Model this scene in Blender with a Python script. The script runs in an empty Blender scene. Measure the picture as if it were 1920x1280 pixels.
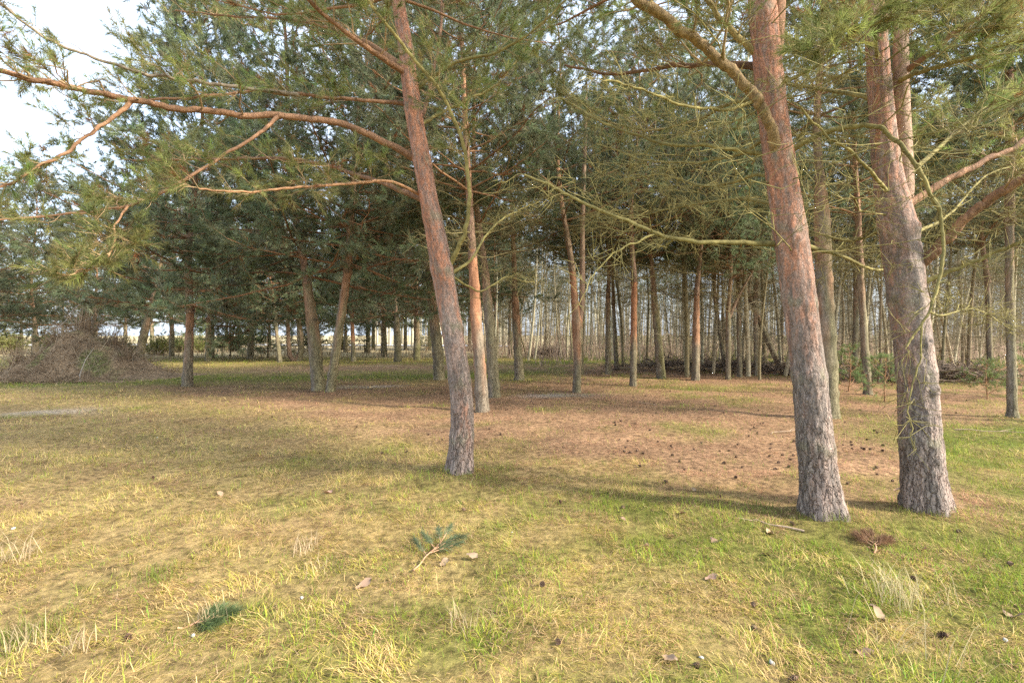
import bpy, math
import numpy as np
from math import radians, sin, cos, pi
from mathutils import Vector

# ------------------------------------------------------------------ camera, sky, sun, exposure
scene = bpy.context.scene
COL = scene.collection
CAM_H, F = 1.5, 960.0                      # eye height in metres, focal length in photo pixels (1920 wide)
PITCH = math.atan(12 / F)
cam_data = bpy.data.cameras.new('camera')
cam_data.sensor_width = 36.0
cam_data.lens = 18.0
cam_data.clip_start, cam_data.clip_end = 0.05, 2000
cam = bpy.data.objects.new('camera', cam_data)
cam.location = (0, 0, CAM_H)
cam.rotation_euler = (pi / 2 - PITCH, 0, 0)
COL.objects.link(cam)
scene.camera = cam

SUN_EL, SUN_AZ = radians(32), radians(112)  # azimuth clockwise from the view direction: the sun stands to the right, a little behind
world = bpy.data.worlds.new('World')
scene.world = world
world.use_nodes = True
wn = world.node_tree.nodes
sky = wn.new('ShaderNodeTexSky')
sky.sky_type = 'NISHITA'
sky.sun_disc = False
sky.sun_elevation = SUN_EL
sky.sun_rotation = SUN_AZ
sky.air_density, sky.dust_density, sky.ozone_density = 1.0, 3.0, 1.0
wn['Background'].inputs['Strength'].default_value = 0.15
wl = world.node_tree.links            # thin high cloud over the whole sky
w_tc = wn.new('ShaderNodeTexCoord'); w_nz = wn.new('ShaderNodeTexNoise'); w_mr = wn.new('ShaderNodeMapRange'); w_mx = wn.new('ShaderNodeMix')
w_nz.inputs['Scale'].default_value, w_nz.inputs['Detail'].default_value = 2.2, 5
w_mr.inputs[1].default_value, w_mr.inputs[2].default_value, w_mr.inputs[3].default_value, w_mr.inputs[4].default_value = .3, .7, .5, .95
w_mx.data_type = 'RGBA'; w_mx.inputs[7].default_value = (2.0, 2.3, 2.75, 1)
wl.new(w_tc.outputs['Generated'], w_nz.inputs['Vector']); wl.new(w_nz.outputs[0], w_mr.inputs[0]); wl.new(w_mr.outputs[0], w_mx.inputs[0])
wl.new(sky.outputs[0], w_mx.inputs[6]); wl.new(w_mx.outputs[2], wn['Background'].inputs['Color'])
sd = bpy.data.lights.new('sun', 'SUN')
sd.energy, sd.angle, sd.color = 2.0, radians(7.0), (1.0, 0.93, 0.82)
sun = bpy.data.objects.new('sun', sd)
sdir = Vector((cos(SUN_EL) * sin(SUN_AZ), cos(SUN_EL) * cos(SUN_AZ), sin(SUN_EL)))
sun.rotation_euler = sdir.to_track_quat('Z', 'Y').to_euler()
sun.location = (30, -5, 25)
COL.objects.link(sun)

vs = scene.view_settings
vs.view_transform, vs.look, vs.gamma, vs.use_curve_mapping = 'Standard', 'None', 1.0, False
vs.exposure = 2.3
scene.render.engine = 'CYCLES'
cy = scene.cycles
cy.max_bounces, cy.diffuse_bounces, cy.glossy_bounces, cy.transmission_bounces = 7, 5, 2, 4
cy.use_denoising = False

# ------------------------------------------------------------------ helpers
rng = np.random.default_rng(11)
_tab = np.random.default_rng(5).random((256, 256))


def noise(x, y, s=0):
    x = np.asarray(x, float) + 37.3 * s + 1000; y = np.asarray(y, float) + 91.7 * s + 1000
    xi, yi = np.floor(x).astype(int), np.floor(y).astype(int)
    u, v = x - xi, y - yi
    u, v = u * u * (3 - 2 * u), v * v * (3 - 2 * v)
    a, b = _tab[xi % 256, yi % 256], _tab[(xi + 1) % 256, yi % 256]
    c, d = _tab[xi % 256, (yi + 1) % 256], _tab[(xi + 1) % 256, (yi + 1) % 256]
    return (a * (1 - u) + b * u) * (1 - v) + (c * (1 - u) + d * u) * v


def fbm(x, y, s=0, o=3):
    r, a, t = 0, 1.0, 0
    for k in range(o):
        r = r + a * noise(np.asarray(x) * 2 ** k, np.asarray(y) * 2 ** k, s + k * 3); t += a; a *= .5
    return r / t


def sstep(x, a, b):
    t = np.clip((np.asarray(x, float) - a) / (b - a), 0, 1)
    return t * t * (3 - 2 * t)


def unit(v):
    v = np.asarray(v, float)
    return v / np.maximum(np.linalg.norm(v, axis=-1, keepdims=True), 1e-9)


def at(px, py, depth):
    """photo pixel and distance -> point in the place"""
    a, b = (px - 960) / F, (640 - py) / F
    return np.array((depth * a, depth * (cos(PITCH) + b * sin(PITCH)), CAM_H + depth * (-sin(PITCH) + b * cos(PITCH))))


def ground_depth(py):
    b = (640 - py) / F
    return CAM_H / (sin(PITCH) - b * cos(PITCH))


FEET = [tuple(at(px, py, ground_depth(py))[:2]) for px, py in ((861, 893), (1549, 972), (1740, 966))]   # the soil rises a little round the big trunks


def ground_h(x, y):
    return (fbm(np.asarray(x) / 2.6, np.asarray(y) / 2.6, 1, 3) - .5) * .12 * sstep(np.hypot(x, y), 1, 6) + (noise(np.asarray(x) * 2.2, np.asarray(y) * 2.2, 9) - .5) * .05 + (noise(np.asarray(x) * 6, np.asarray(y) * 6, 10) - .5) * .025 \
        + sum(.07 * np.exp(-((np.asarray(x) - a) ** 2 + (np.asarray(y) - b) ** 2) / .11) for a, b in FEET)


def on_ground(px, py):
    p = at(px, py, ground_depth(py))
    p[2] = float(ground_h(p[0], p[1]))
    return p


class MB:
    """collects pieces of one mesh"""

    def __init__(s):
        s.v, s.c, s.f, s.n, s.bark = [], [], [], 0, None

    def add(s, v, f, col, mat=0, smooth=True):
        v = np.asarray(v, float).reshape(-1, 3); f = np.asarray(f, int)
        col = np.asarray(col, float)
        if col.ndim == 1:
            col = np.broadcast_to(col, (len(v), 3))
        s.v.append(v); s.c.append(col); s.f.append((f + s.n, mat, smooth)); s.n += len(v)

    def tubes(s, P, R, S, col, mat=0):
        """P (M,N,3), R (M,N): M tapered tubes"""
        P = np.asarray(P, float); R = np.asarray(R, float)
        if P.ndim == 2:
            P, R = P[None], R[None]
        M, N = P.shape[:2]
        T = unit(np.gradient(P, axis=1))
        ref = np.where(np.abs(T.mean(1)[:, 2:3]) < .75, np.array([[0, 0, 1.]]), np.array([[1., 0, 0]]))[:, None, :]
        n1 = unit(np.cross(T, np.broadcast_to(ref, T.shape))); n2 = np.cross(T, n1)
        a = np.arange(S) * 2 * pi / S
        V = P[:, :, None] + R[:, :, None, None] * (np.cos(a)[:, None] * n1[:, :, None] + np.sin(a)[:, None] * n2[:, :, None])
        m, n, k = np.meshgrid(np.arange(M), np.arange(N - 1), np.arange(S), indexing='ij')
        i = lambda m, n, k: (m * N + n) * S + k % S
        Fq = np.stack([i(m, n, k), i(m, n, k + 1), i(m, n + 1, k + 1), i(m, n + 1, k)], -1).reshape(-1, 4)
        col = np.asarray(col, float)
        if col.ndim == 2:
            col = np.repeat(col, N * S, 0)
        s.add(V, Fq, col, mat)

    def needles(s, p, d, L, k, nl, nw, col, mat=1, spread=(22, 62)):
        p, d = np.asarray(p, float), unit(d)
        M = len(p)
        if not M:
            return
        L = np.broadcast_to(L, (M,)); col = np.broadcast_to(col, (M, 3))
        t = rng.random((M, k)) ** .8
        ref = unit(rng.normal(size=(M, 3))); n1 = unit(np.cross(d, ref)); n2 = np.cross(d, n1)
        a = rng.random((M, k)) * 2 * pi
        ph = np.radians(spread[1] - (spread[1] - spread[0]) * t + rng.normal(0, 9, (M, k)))
        base = p[:, None] + d[:, None] * (t * L[:, None])[..., None]
        nd = d[:, None] * np.cos(ph)[..., None] + (n1[:, None] * np.cos(a)[..., None] + n2[:, None] * np.sin(a)[..., None]) * np.sin(ph)[..., None]
        nd[..., 2] -= .08
        sd_ = unit(np.cross(nd, rng.normal(size=nd.shape))) * (nw / 2)
        ln = nl * rng.uniform(.7, 1.15, (M, k))[..., None]
        V = np.stack([base - sd_, base + sd_, base + nd * ln], 2).reshape(-1, 3)
        c = np.repeat(np.repeat(col, k, 0) * rng.uniform(.75, 1.25, (M * k, 1)), 3, 0)
        s.add(V, np.arange(len(V)).reshape(-1, 3), c, mat, False)

    def build(s, name, mats, parent=None, loc=None, kind=None):
        me = s.mesh(name, mats)
        return put(name, me, parent, loc, kind)

    def mesh(s, name, mats):
        me = bpy.data.meshes.new(name)
        V = np.concatenate(s.v).astype(np.float32); C = np.concatenate(s.c)
        me.vertices.add(len(V)); me.vertices.foreach_set('co', V.ravel())
        loops = np.concatenate([f.ravel() for f, m, q in s.f]).astype(np.int32)
        sizes = np.concatenate([np.full(len(f), f.shape[1]) for f, m, q in s.f])
        mi = np.concatenate([np.full(len(f), m) for f, m, q in s.f]).astype(np.int32)
        sm = np.concatenate([np.full(len(f), q) for f, m, q in s.f])
        me.loops.add(len(loops)); me.loops.foreach_set('vertex_index', loops)
        me.polygons.add(len(sizes))
        me.polygons.foreach_set('loop_start', np.concatenate([[0], np.cumsum(sizes)[:-1]]).astype(np.int32))
        me.polygons.foreach_set('material_index', mi)
        me.polygons.foreach_set('use_smooth', sm)
        for m in (mats if isinstance(mats, (list, tuple)) else [mats]):
            me.materials.append(m)
        me.update(calc_edges=True)
        at_ = me.color_attributes.new('Col', 'FLOAT_COLOR', 'POINT')
        at_.data.foreach_set('color', np.concatenate([np.clip(C, 0, 1), np.ones((len(C), 1))], 1).astype(np.float32).ravel())
        if s.bark is not None:
            ba = me.attributes.new('bark', 'FLOAT_VECTOR', 'POINT'); ba.data.foreach_set('vector', np.asarray(s.bark, np.float32).ravel())
        return me


def put(name, me, parent=None, loc=None, kind=None):
    o = bpy.data.objects.new(name, me)
    COL.objects.link(o)
    if parent: o.parent = parent
    if loc is not None: o.location = Vector([float(c) for c in loc])
    if kind: o['kind'] = kind
    return o


def tag(o, label, cat, group=None, kind=None):
    o['label'], o['category'] = label, cat
    if group: o['group'] = group
    if kind: o['kind'] = kind
    return o


def thing(name, loc, label, cat, group=None):
    return tag(put(name, None, None, loc), label, cat, group)


# ------------------------------------------------------------------ materials
def mat(name, build):
    m = bpy.data.materials.new(name)
    m.use_nodes = True
    nt = m.node_tree
    build(nt, nt.nodes, nt.links, nt.nodes['Principled BSDF'])
    return m


def N(nodes, t, **kw):
    n = nodes.new(t)
    for k, v in kw.items():
        if k in n.inputs: n.inputs[k].default_value = v
        else: setattr(n, k, v)
    return n


def mixc(nodes, links, fac, a, b, mode='MIX'):
    m = nodes.new('ShaderNodeMix'); m.data_type = 'RGBA'; m.blend_type = mode
    for sock, val in ((m.inputs[0], fac), (m.inputs[6], a), (m.inputs[7], b)):
        if hasattr(val, 'links'): links.new(val, sock)
        elif isinstance(val, (int, float)): sock.default_value = val
        else: sock.default_value = (*val, 1)
    return m.outputs[2]


def ramp(nodes, links, src, *stops):
    r = nodes.new('ShaderNodeValToRGB')
    e = r.color_ramp.elements
    while len(e) < len(stops): e.new(.5)
    for el, (p, c) in zip(e, stops):
        el.position = p; el.color = (*c, 1) if not isinstance(c, (int, float)) else (c, c, c, 1)
    links.new(src, r.inputs[0])
    return r.outputs[0]


def leafy(trans, rough=.55, spec=.25, vary=.35):
    def f(nt, n, l, p):
        a = N(n, 'ShaderNodeAttribute', attribute_name='Col')
        oi = n.new('ShaderNodeObjectInfo')
        hsv = n.new('ShaderNodeHueSaturation')
        mr = N(n, 'ShaderNodeMapRange'); mr.inputs[3].default_value = 1 - vary / 2; mr.inputs[4].default_value = 1 + vary / 2
        l.new(oi.outputs['Random'], mr.inputs[0]); l.new(mr.outputs[0], hsv.inputs['Value'])
        mh = N(n, 'ShaderNodeMapRange'); mh.inputs[3].default_value = .485; mh.inputs[4].default_value = .515
        l.new(oi.outputs['Random'], mh.inputs[0]); l.new(mh.outputs[0], hsv.inputs['Hue'])
        l.new(a.outputs['Color'], hsv.inputs['Color'])
        l.new(hsv.outputs[0], p.inputs['Base Color'])
        p.inputs['Roughness'].default_value = rough
        p.inputs['Specular IOR Level'].default_value = spec
        if trans:
            t = n.new('ShaderNodeBsdfTranslucent'); l.new(hsv.outputs[0], t.inputs['Color'])
            ms = n.new('ShaderNodeMixShader'); ms.inputs[0].default_value = trans
            l.new(p.outputs[0], ms.inputs[1]); l.new(t.outputs[0], ms.inputs[2])
            l.new(ms.outputs[0], n['Material Output'].inputs['Surface'])
    return f


M_NEEDLE = mat('pine_needles', leafy(.48))
M_GRASS = mat('grass_blades', leafy(.35, .6, .2, 0))
M_LITTER = mat('needle_litter', leafy(0, .8, .15, 0))


def twig_nodes(nt, n, l, p):
    a = N(n, 'ShaderNodeAttribute', attribute_name='Col')
    tc = n.new('ShaderNodeTexCoord')
    nz = N(n, 'ShaderNodeTexNoise', Scale=22.0, Detail=4.0); l.new(tc.outputs['Object'], nz.inputs['Vector'])
    c = mixc(n, l, .75, a.outputs['Color'], ramp(n, l, nz.outputs[0], (.3, .55), (.7, 1.45)), 'MULTIPLY')
    l.new(c, p.inputs['Base Color']); p.inputs['Roughness'].default_value = .85; p.inputs['Specular IOR Level'].default_value = .2
    b = N(n, 'ShaderNodeBump', Strength=.6, Distance=.01); l.new(nz.outputs[0], b.inputs['Height']); l.new(b.outputs[0], p.inputs['Normal'])


M_TWIG = mat('twig_bark', twig_nodes)


def bark_nodes(src):
    def f(nt, n, l, p):
        a = N(n, 'ShaderNodeAttribute', attribute_name='Col')
        if src == 'attr':
            tc = N(n, 'ShaderNodeAttribute', attribute_name='bark'); vec = tc.outputs['Vector']
        else:
            tc = n.new('ShaderNodeTexCoord'); vec = tc.outputs['Object']
        wz = N(n, 'ShaderNodeTexNoise', Scale=16.0, Detail=3.0); l.new(vec, wz.inputs['Vector'])
        sub = N(n, 'ShaderNodeVectorMath', operation='SUBTRACT'); l.new(wz.outputs['Color'], sub.inputs[0]); sub.inputs[1].default_value = (.5, .5, .5)
        sc = N(n, 'ShaderNodeVectorMath', operation='SCALE'); l.new(sub.outputs[0], sc.inputs[0]); sc.inputs['Scale'].default_value = .045
        ad = N(n, 'ShaderNodeVectorMath', operation='ADD'); l.new(vec, ad.inputs[0]); l.new(sc.outputs[0], ad.inputs[1])
        mp = n.new('ShaderNodeMapping'); mp.inputs['Scale'].default_value = (1, 1, .17); l.new(ad.outputs[0], mp.inputs[0])
        ve = N(n, 'ShaderNodeTexVoronoi', feature='DISTANCE_TO_EDGE', Scale=36.0); l.new(mp.outputs[0], ve.inputs['Vector'])
        vc = N(n, 'ShaderNodeTexVoronoi', feature='F1', Scale=36.0); l.new(mp.outputs[0], vc.inputs['Vector'])
        mp2 = n.new('ShaderNodeMapping'); mp2.inputs['Scale'].default_value = (1, 1, .55); l.new(ad.outputs[0], mp2.inputs[0])
        v2 = N(n, 'ShaderNodeTexVoronoi', feature='DISTANCE_TO_EDGE', Scale=66.0); l.new(mp2.outputs[0], v2.inputs['Vector'])
        c2 = N(n, 'ShaderNodeTexVoronoi', feature='F1', Scale=66.0); l.new(mp2.outputs[0], c2.inputs['Vector'])
        nz = N(n, 'ShaderNodeTexNoise', Scale=90.0, Detail=4.0, Roughness=.7); l.new(vec, nz.inputs['Vector'])
        pl = ramp(n, l, ve.outputs['Distance'], (.0, 0), (.11, 1)); pf = ramp(n, l, v2.outputs['Distance'], (.0, 0), (.12, 1))
        sep = n.new('ShaderNodeSeparateXYZ'); l.new(vec, sep.inputs[0])
        low = N(n, 'ShaderNodeMapRange'); l.new(sep.outputs['Z'], low.inputs[0])
        for i_, v_ in ((1, .3), (2, 1.9), (3, .85), (4, .12)): low.inputs[i_].default_value = v_
        c = mixc(n, l, .75, a.outputs['Color'], ramp(n, l, vc.outputs['Color'], (.1, .7), (.9, 1.28)), 'MULTIPLY')
        c = mixc(n, l, .6, c, ramp(n, l, c2.outputs['Color'], (.1, .68), (.9, 1.32)), 'MULTIPLY')
        c = mixc(n, l, .55, c, ramp(n, l, nz.outputs[0], (.3, .6), (.7, 1.35)), 'MULTIPLY')
        dark = mixc(n, l, 1.0, c, (.42, .34, .30), 'MULTIPLY')
        inv = N(n, 'ShaderNodeMath', operation='SUBTRACT'); inv.inputs[0].default_value = 1; l.new(pl, inv.inputs[1])
        wm = ramp(n, l, wz.outputs[0], (.38, .35), (.6, 1.0))
        fm = N(n, 'ShaderNodeMath', operation='MULTIPLY'); l.new(inv.outputs[0], fm.inputs[0]); l.new(low.outputs[0], fm.inputs[1])
        fq = N(n, 'ShaderNodeMath', operation='MULTIPLY'); l.new(fm.outputs[0], fq.inputs[0]); l.new(wm, fq.inputs[1])
        c = mixc(n, l, fq.outputs[0], c, dark)
        inv2 = N(n, 'ShaderNodeMath', operation='SUBTRACT'); inv2.inputs[0].default_value = 1; l.new(pf, inv2.inputs[1])
        fm2 = N(n, 'ShaderNodeMath', operation='MULTIPLY'); l.new(inv2.outputs[0], fm2.inputs[0]); fm2.inputs[1].default_value = .4
        c = mixc(n, l, fm2.outputs[0], c, mixc(n, l, 1.0, c, (.55, .5, .46), 'MULTIPLY'))
        l.new(c, p.inputs['Base Color']); p.inputs['Roughness'].default_value = .82; p.inputs['Specular IOR Level'].default_value = .25
        b = N(n, 'ShaderNodeBump', Distance=.016); l.new(pl, b.inputs['Height']); l.new(low.outputs[0], b.inputs['Strength'])
        b2 = N(n, 'ShaderNodeBump', Strength=.6, Distance=.006); l.new(pf, b2.inputs['Height']); l.new(b.outputs[0], b2.inputs['Normal'])
        b3 = N(n, 'ShaderNodeBump', Strength=.5, Distance=.005); l.new(nz.outputs[0], b3.inputs['Height']); l.new(b2.outputs[0], b3.inputs['Normal'])
        l.new(b3.outputs[0], p.inputs['Normal'])
    return f


M_BARK = mat('plated_bark', bark_nodes('attr'))
M_STEM = mat('flaky_bark', bark_nodes('object'))


def ground_nodes(nt, n, l, p):
    a = N(n, 'ShaderNodeAttribute', attribute_name='Col')
    tc = n.new('ShaderNodeTexCoord')
    nz = N(n, 'ShaderNodeTexNoise', Scale=14.0, Detail=8.0, Roughness=.7); l.new(tc.outputs['Object'], nz.inputs['Vector'])
    n2 = N(n, 'ShaderNodeTexNoise', Scale=1.7, Detail=5.0, Roughness=.65); l.new(tc.outputs['Object'], n2.inputs['Vector'])
    c = mixc(n, l, .9, a.outputs['Color'], ramp(n, l, nz.outputs[0], (.36, .35), (.64, 1.7)), 'MULTIPLY')
    c = mixc(n, l, .6, c, ramp(n, l, n2.outputs[0], (.35, .7), (.65, 1.25)), 'MULTIPLY')
    l.new(c, p.inputs['Base Color']); p.inputs['Roughness'].default_value = .95; p.inputs['Specular IOR Level'].default_value = .1
    b = N(n, 'ShaderNodeBump', Strength=.8, Distance=.04); l.new(nz.outputs[0], b.inputs['Height']); l.new(b.outputs[0], p.inputs['Normal'])


M_GROUND = mat('forest_ground', ground_nodes)

# ------------------------------------------------------------------ ground
GREEN, STRAW, LITTER, SAND, MEADOW = map(np.array, ((.175, .195, .036), (.47, .325, .14), (.25, .15, .083), (.44, .40, .35), (.44, .35, .19)))
SANDS = [on_ground(x, y) for x, y in ((695, 725), (1050, 741), (715, 686), (115, 770), (610, 676))]


def zones(x, y):
    """how much green grass, dry straw, needle litter, bare sand and far meadow grows at a spot"""
    x, y = np.asarray(x, float), np.asarray(y, float)
    yb = np.interp(x, [-16, -7, -4, -1.2, .3, 1.6, 2.4, 4.2, 5.2, 9], [17, 11.5, 9.2, 6.8, 5.7, 4.7, 4.1, 4.2, 6.8, 9])
    w = fbm(x / .9, y / .9, 2, 4) - .5
    lit = sstep(y + 2.2 * w, yb - .9, yb + 1.1) * (1 - .9 * sstep(y, 24, 30))
    lit = lit * (1 - .75 * sstep(-x, 9, 14))
    lit = np.maximum(lit, .38 * sstep(y, 1.5, 4.5) * sstep(fbm(x / .5, y / .5, 23, 3), .35, .65) * (1 - sstep(y, 24, 30)))
    strip = np.exp(-((y - 19 - .15 * x + 3 * w) / 2.6) ** 2) * sstep(-x, -4, 1) + .8 * np.exp(-(((x - 5.5) / 2.2) ** 2 + ((y - 14.6) / .8) ** 2)) \
        + .7 * np.exp(-(((x - 6.8) / 1.6) ** 2 + ((y - 7.6) / 1.3) ** 2)) + .5 * sstep(y, 21, 28) * sstep(-x, -6, 0)
    lit = np.clip(lit - strip, 0, 1) * (1 - .55 * sstep(fbm(x / 1.1, y / .7, 21, 4), .5, .68))
    g = .16 + .84 * sstep(.55 * fbm(x / .62, y / .62, 4, 4) + .45 * fbm(x / .22, y / .22, 5, 3) + .045 * np.clip(x, -2.5, 3) - .05 * sstep(-x, 0, 3), .42, .66)
    g = np.clip(np.maximum(g, .9 * np.clip(strip, 0, 1)), 0, 1)
    sand = np.zeros_like(x)
    for s in SANDS:
        sand = np.maximum(sand, np.exp(-(((x - s[0]) / .75) ** 2 + ((y - s[1]) / .25) ** 2)) * (.1 + 1.2 * noise(x * 3, y * 3, 6)))
    mead = sstep(y, 32, 40) * (1 - sstep(x - .1 * y, -4, 6))
    return g, lit, np.clip(sand, 0, .7), mead


def ground_colour(x, y):
    g, lit, sand, mead = zones(x, y)
    c = STRAW * (1 - g)[..., None] + GREEN * g[..., None]
    lc = LITTER * (.8 + .45 * fbm(x * 1.3, y * 1.3, 12, 3))[..., None]
    c = c * .62 * (1 - lit)[..., None] + lc * lit[..., None]
    c = c * (1 - mead)[..., None] + MEADOW * (.7 + .6 * fbm(x / 4, y / 4, 15, 3))[..., None] * mead[..., None]
    return c * (1 - sand)[..., None] + SAND * sand[..., None]


def axis(lo, hi, n, k):
    t = np.linspace(np.arcsinh(lo / k), np.arcsinh(hi / k), n)
    return k * np.sinh(t)


gx, gy = axis(-900, 900, 210, 6.0), axis(-60, 1500, 210, 6.0)
X, Y = np.meshgrid(gx, gy)
mb = MB()
nx, ny = len(gx), len(gy)
j, i = np.meshgrid(np.arange(ny - 1), np.arange(nx - 1), indexing='ij')
Fq = np.stack([j * nx + i, j * nx + i + 1, (j + 1) * nx + i + 1, (j + 1) * nx + i], -1).reshape(-1, 4)
mb.add(np.stack([X, Y, ground_h(X, Y)], -1), Fq, ground_colour(X, Y).reshape(-1, 3))
tag(mb.build('ground', M_GROUND), 'grassy forest floor with dry straw and brown needle litter', 'ground', kind='structure')

# pale track crossing the meadow far behind the mound
mb = MB()
t = np.linspace(0, 1, 40)
px_ = -95 + 95 * t; py_ = 62 + 10 * np.sin(t * 3)
mb.add(np.concatenate([np.stack([px_, py_, ground_h(px_, py_) + .10], -1), np.stack([px_, py_ + 7, ground_h(px_, py_ + 7) + .12], -1)]),
       [(k, k + 1, 41 + k, 40 + k) for k in range(39)], (.5, .5, .5))
tag(mb.build('path', M_GROUND), 'pale grey track crossing the meadow behind the brush mound', 'path', kind='structure')

# ------------------------------------------------------------------ branches and needles
SPEC = dict(
    near=dict(k=40, nl=.066, nw=.0036, sub_m=7.5, shoots=8, sub=.42, shoot=(.07, .17), col=(.23, .245, .08), ss=3),
    high=dict(k=17, nl=.095, nw=.0105, sub_m=5.0, shoots=5, sub=.42, shoot=(.10, .26), col=(.17, .18, .075), ss=0),
    mid=dict(k=22, nl=.125, nw=.0125, sub_m=5.4, shoots=6, sub=.44, shoot=(.10, .28), col=(.195, .22, .12), ss=0),
    far=dict(k=6, nl=.17, nw=.022, sub_m=3.0, shoots=4, sub=.40, shoot=(.12, .30), col=(.15, .165, .08), ss=0),
)
LIVE_WOOD, DEAD_WOOD, GREY_WOOD = np.array((.30, .165, .085)), np.array((.25, .205, .075)), np.array((.30, .24, .17))


def dress(mb, path, r0, spec, live=True, sublen=None, t0=.22, dens=1.0, wood=None, wmat=0, cap=None):
    """side branches, twigs and needle shoots along a branch path"""
    s = SPEC[spec] if isinstance(spec, str) else spec
    path = np.asarray(path, float)
    seg = np.linalg.norm(np.diff(path, axis=0), axis=1); cum = np.concatenate([[0], np.cumsum(seg)]); L = cum[-1]
    n2 = max(3, int(L * s['sub_m'] * dens))
    t = np.sort(rng.uniform(t0, 1, n2)); t[-1] = 1
    S = np.stack([np.interp(t * L, cum, path[:, c]) for c in range(3)], -1)
    tan = unit(np.stack([np.interp(np.minimum(t + .06, 1) * L, cum, path[:, c]) - np.interp(np.maximum(t - .06, 0) * L, cum, path[:, c]) for c in range(3)], -1))
    up = np.array((0, 0, 1.)); side = unit(np.cross(tan, up))
    sg = np.where(np.arange(n2) % 2, 1., -1.)[:, None]
    ang = np.radians(rng.uniform(35, 68, n2))[:, None]; ang[-1] = .05
    D = unit(tan * np.cos(ang) + side * sg * np.sin(ang) + up * rng.normal(.10 if live else -.02, .26, (n2, 1)))
    base = sublen if sublen else L * s['sub']
    if cap: base = min(base, cap)
    l = base * (1.05 - .62 * t) * rng.uniform(.55, 1.2, n2)
    W = rng.normal(0, .09 if live else .17, (n2, 3)); cu = rng.normal(.12 if live else .0, .13, n2)
    W2 = rng.normal(0, .05 if live else .10, (n2, 3))

    def pt(tt, idx=slice(None)):
        tt_ = tt[..., None]
        q = S[idx][:, None] + D[idx][:, None] * (l[idx][:, None] * tt)[..., None] + W[idx][:, None] * l[idx][:, None, None] * np.sin(pi * tt_) \
            + W2[idx][:, None] * l[idx][:, None, None] * np.sin(2.3 * pi * tt_)
        q[..., 2] += (l[idx] * cu[idx])[:, None] * tt ** 2
        return q
    nearby = bool(s['ss'])
    np_ = 6 if nearby else 4
    tt = np.broadcast_to(np.linspace(0, 1, np_), (n2, np_))
    wc = np.asarray(wood if wood is not None else (LIVE_WOOD if live else DEAD_WOOD))
    rr = np.maximum(r0 * .42 * (1.1 - .6 * t), .0035)
    if s['ss']: wc = wc * .4 + (np.array((.37, .28, .15)) if live else np.array((.25, .215, .08))) * .6
    cols = wc * rng.uniform(.75, 1.25, (n2, 1))
    mb.tubes(pt(tt), rr[:, None] * np.linspace(1, .32, np_), 4 if nearby else 3, cols, wmat)
    n3 = s['shoots']
    idx = np.repeat(np.arange(n2), n3)
    ts = rng.uniform(.3, 1, n2 * n3); ts[::n3] = 1
    q0 = pt(ts[:, None], idx)[:, 0]; q1 = pt(ts[:, None] - .04, idx)[:, 0]
    sd_ = unit(q0 - q1)
    dd = unit(sd_ * .85 + rng.normal(0, .5, (len(idx), 3)) + up * (.22 if live else -.02))
    sl = rng.uniform(*s['shoot'], len(idx)) * (1 if live else 1.6)
    e = q0 + dd * sl[:, None]
    mid = (q0 + e) / 2 + rng.normal(0, .03 if live else .09, e.shape) * sl[:, None] * 2
    tr = np.maximum(rr[idx] * .3, .0022)
    if nearby or not live: mb.tubes(np.stack([q0, mid, e], 1), tr[:, None] * np.array([1, .8, .5]), 3, cols[idx], wmat)
    if live:
        c = np.asarray(s['col']) * rng.uniform(.7, 1.35, (len(idx), 1)) * np.array([[1, 1, 1]]) * (1 + rng.normal(0, .07, (len(idx), 3)))
        brown = rng.random(len(idx)) < .025
        c[brown] = (.26, .13, .05)
        mb.needles(mid, dd, sl * .75, s['k'], s['nl'], s['nw'], c)
        extra = rng.random(len(idx)) < (.3 if nearby else .55)
        tx = rng.uniform(.55, 1, len(idx))
        qx = pt(tx[:, None], idx)[:, 0]; qy = pt(tx[:, None] - .04, idx)[:, 0]
        mb.needles(qx[extra], unit(qx - qy)[extra], sl[extra] * .6, s['k'], s['nl'], s['nw'], c[extra])


def bpath(p0, az, el, L, n=7, upc=.10, wob=.05):
    t = np.linspace(0, 1, n)
    d = np.array((cos(az), sin(az), 0)); sd_ = np.array((-sin(az), cos(az), 0))
    w = np.cumsum(rng.normal(0, wob, n)) * L / n * 2; w[0] = 0
    wz = np.cumsum(rng.normal(0, wob * .7, n)) * L / n * 2; wz[0] = 0
    P = np.asarray(p0) + d * (L * cos(el) * t)[:, None] + sd_ * w[:, None]
    P[:, 2] += L * (sin(el) * t + upc * t * t) + wz
    return P


def whorls(mb, axisf, z0, z1, step, n, lenf, rfun, spec, live, el0, el1, wood=None, dens=1.0, t0=.22, wmat=0, thin=1.0):
    """rings of branches up a stem; axisf(z) is the stem's centre at height z"""
    z = z0; a0 = rng.random() * 6
    while z < z1:
        k = n if isinstance(n, int) else int(rng.integers(n[0], n[1] + 1))
        a0 += 1.0
        f = (z - z0) / max(z1 - z0, .01)
        for b in range(k):
            az = a0 + b * 2 * pi / k + rng.normal(0, .22)
            L = lenf(z) * rng.uniform(.7, 1.15)
            if L < .15: continue
            el = radians(el0 + (el1 - el0) * f + rng.normal(0, 7))
            r = rfun(z) * rng.uniform(.28, .42) * thin
            P = bpath(axisf(z + rng.normal(0, .02)), az, el, L, 7, .12 if live else rng.normal(-.05, .12), .06 if live else .12)
            w = np.asarray(wood if wood is not None else (LIVE_WOOD if live else DEAD_WOOD)) * rng.uniform(.8, 1.2)
            mb.tubes(P, np.linspace(r, r * .3, 7), 5, w, wmat)
            dress(mb, P, r * .75, spec, live, None, t0, dens, w, wmat)
        z += step * rng.uniform(.8, 1.2)


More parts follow.
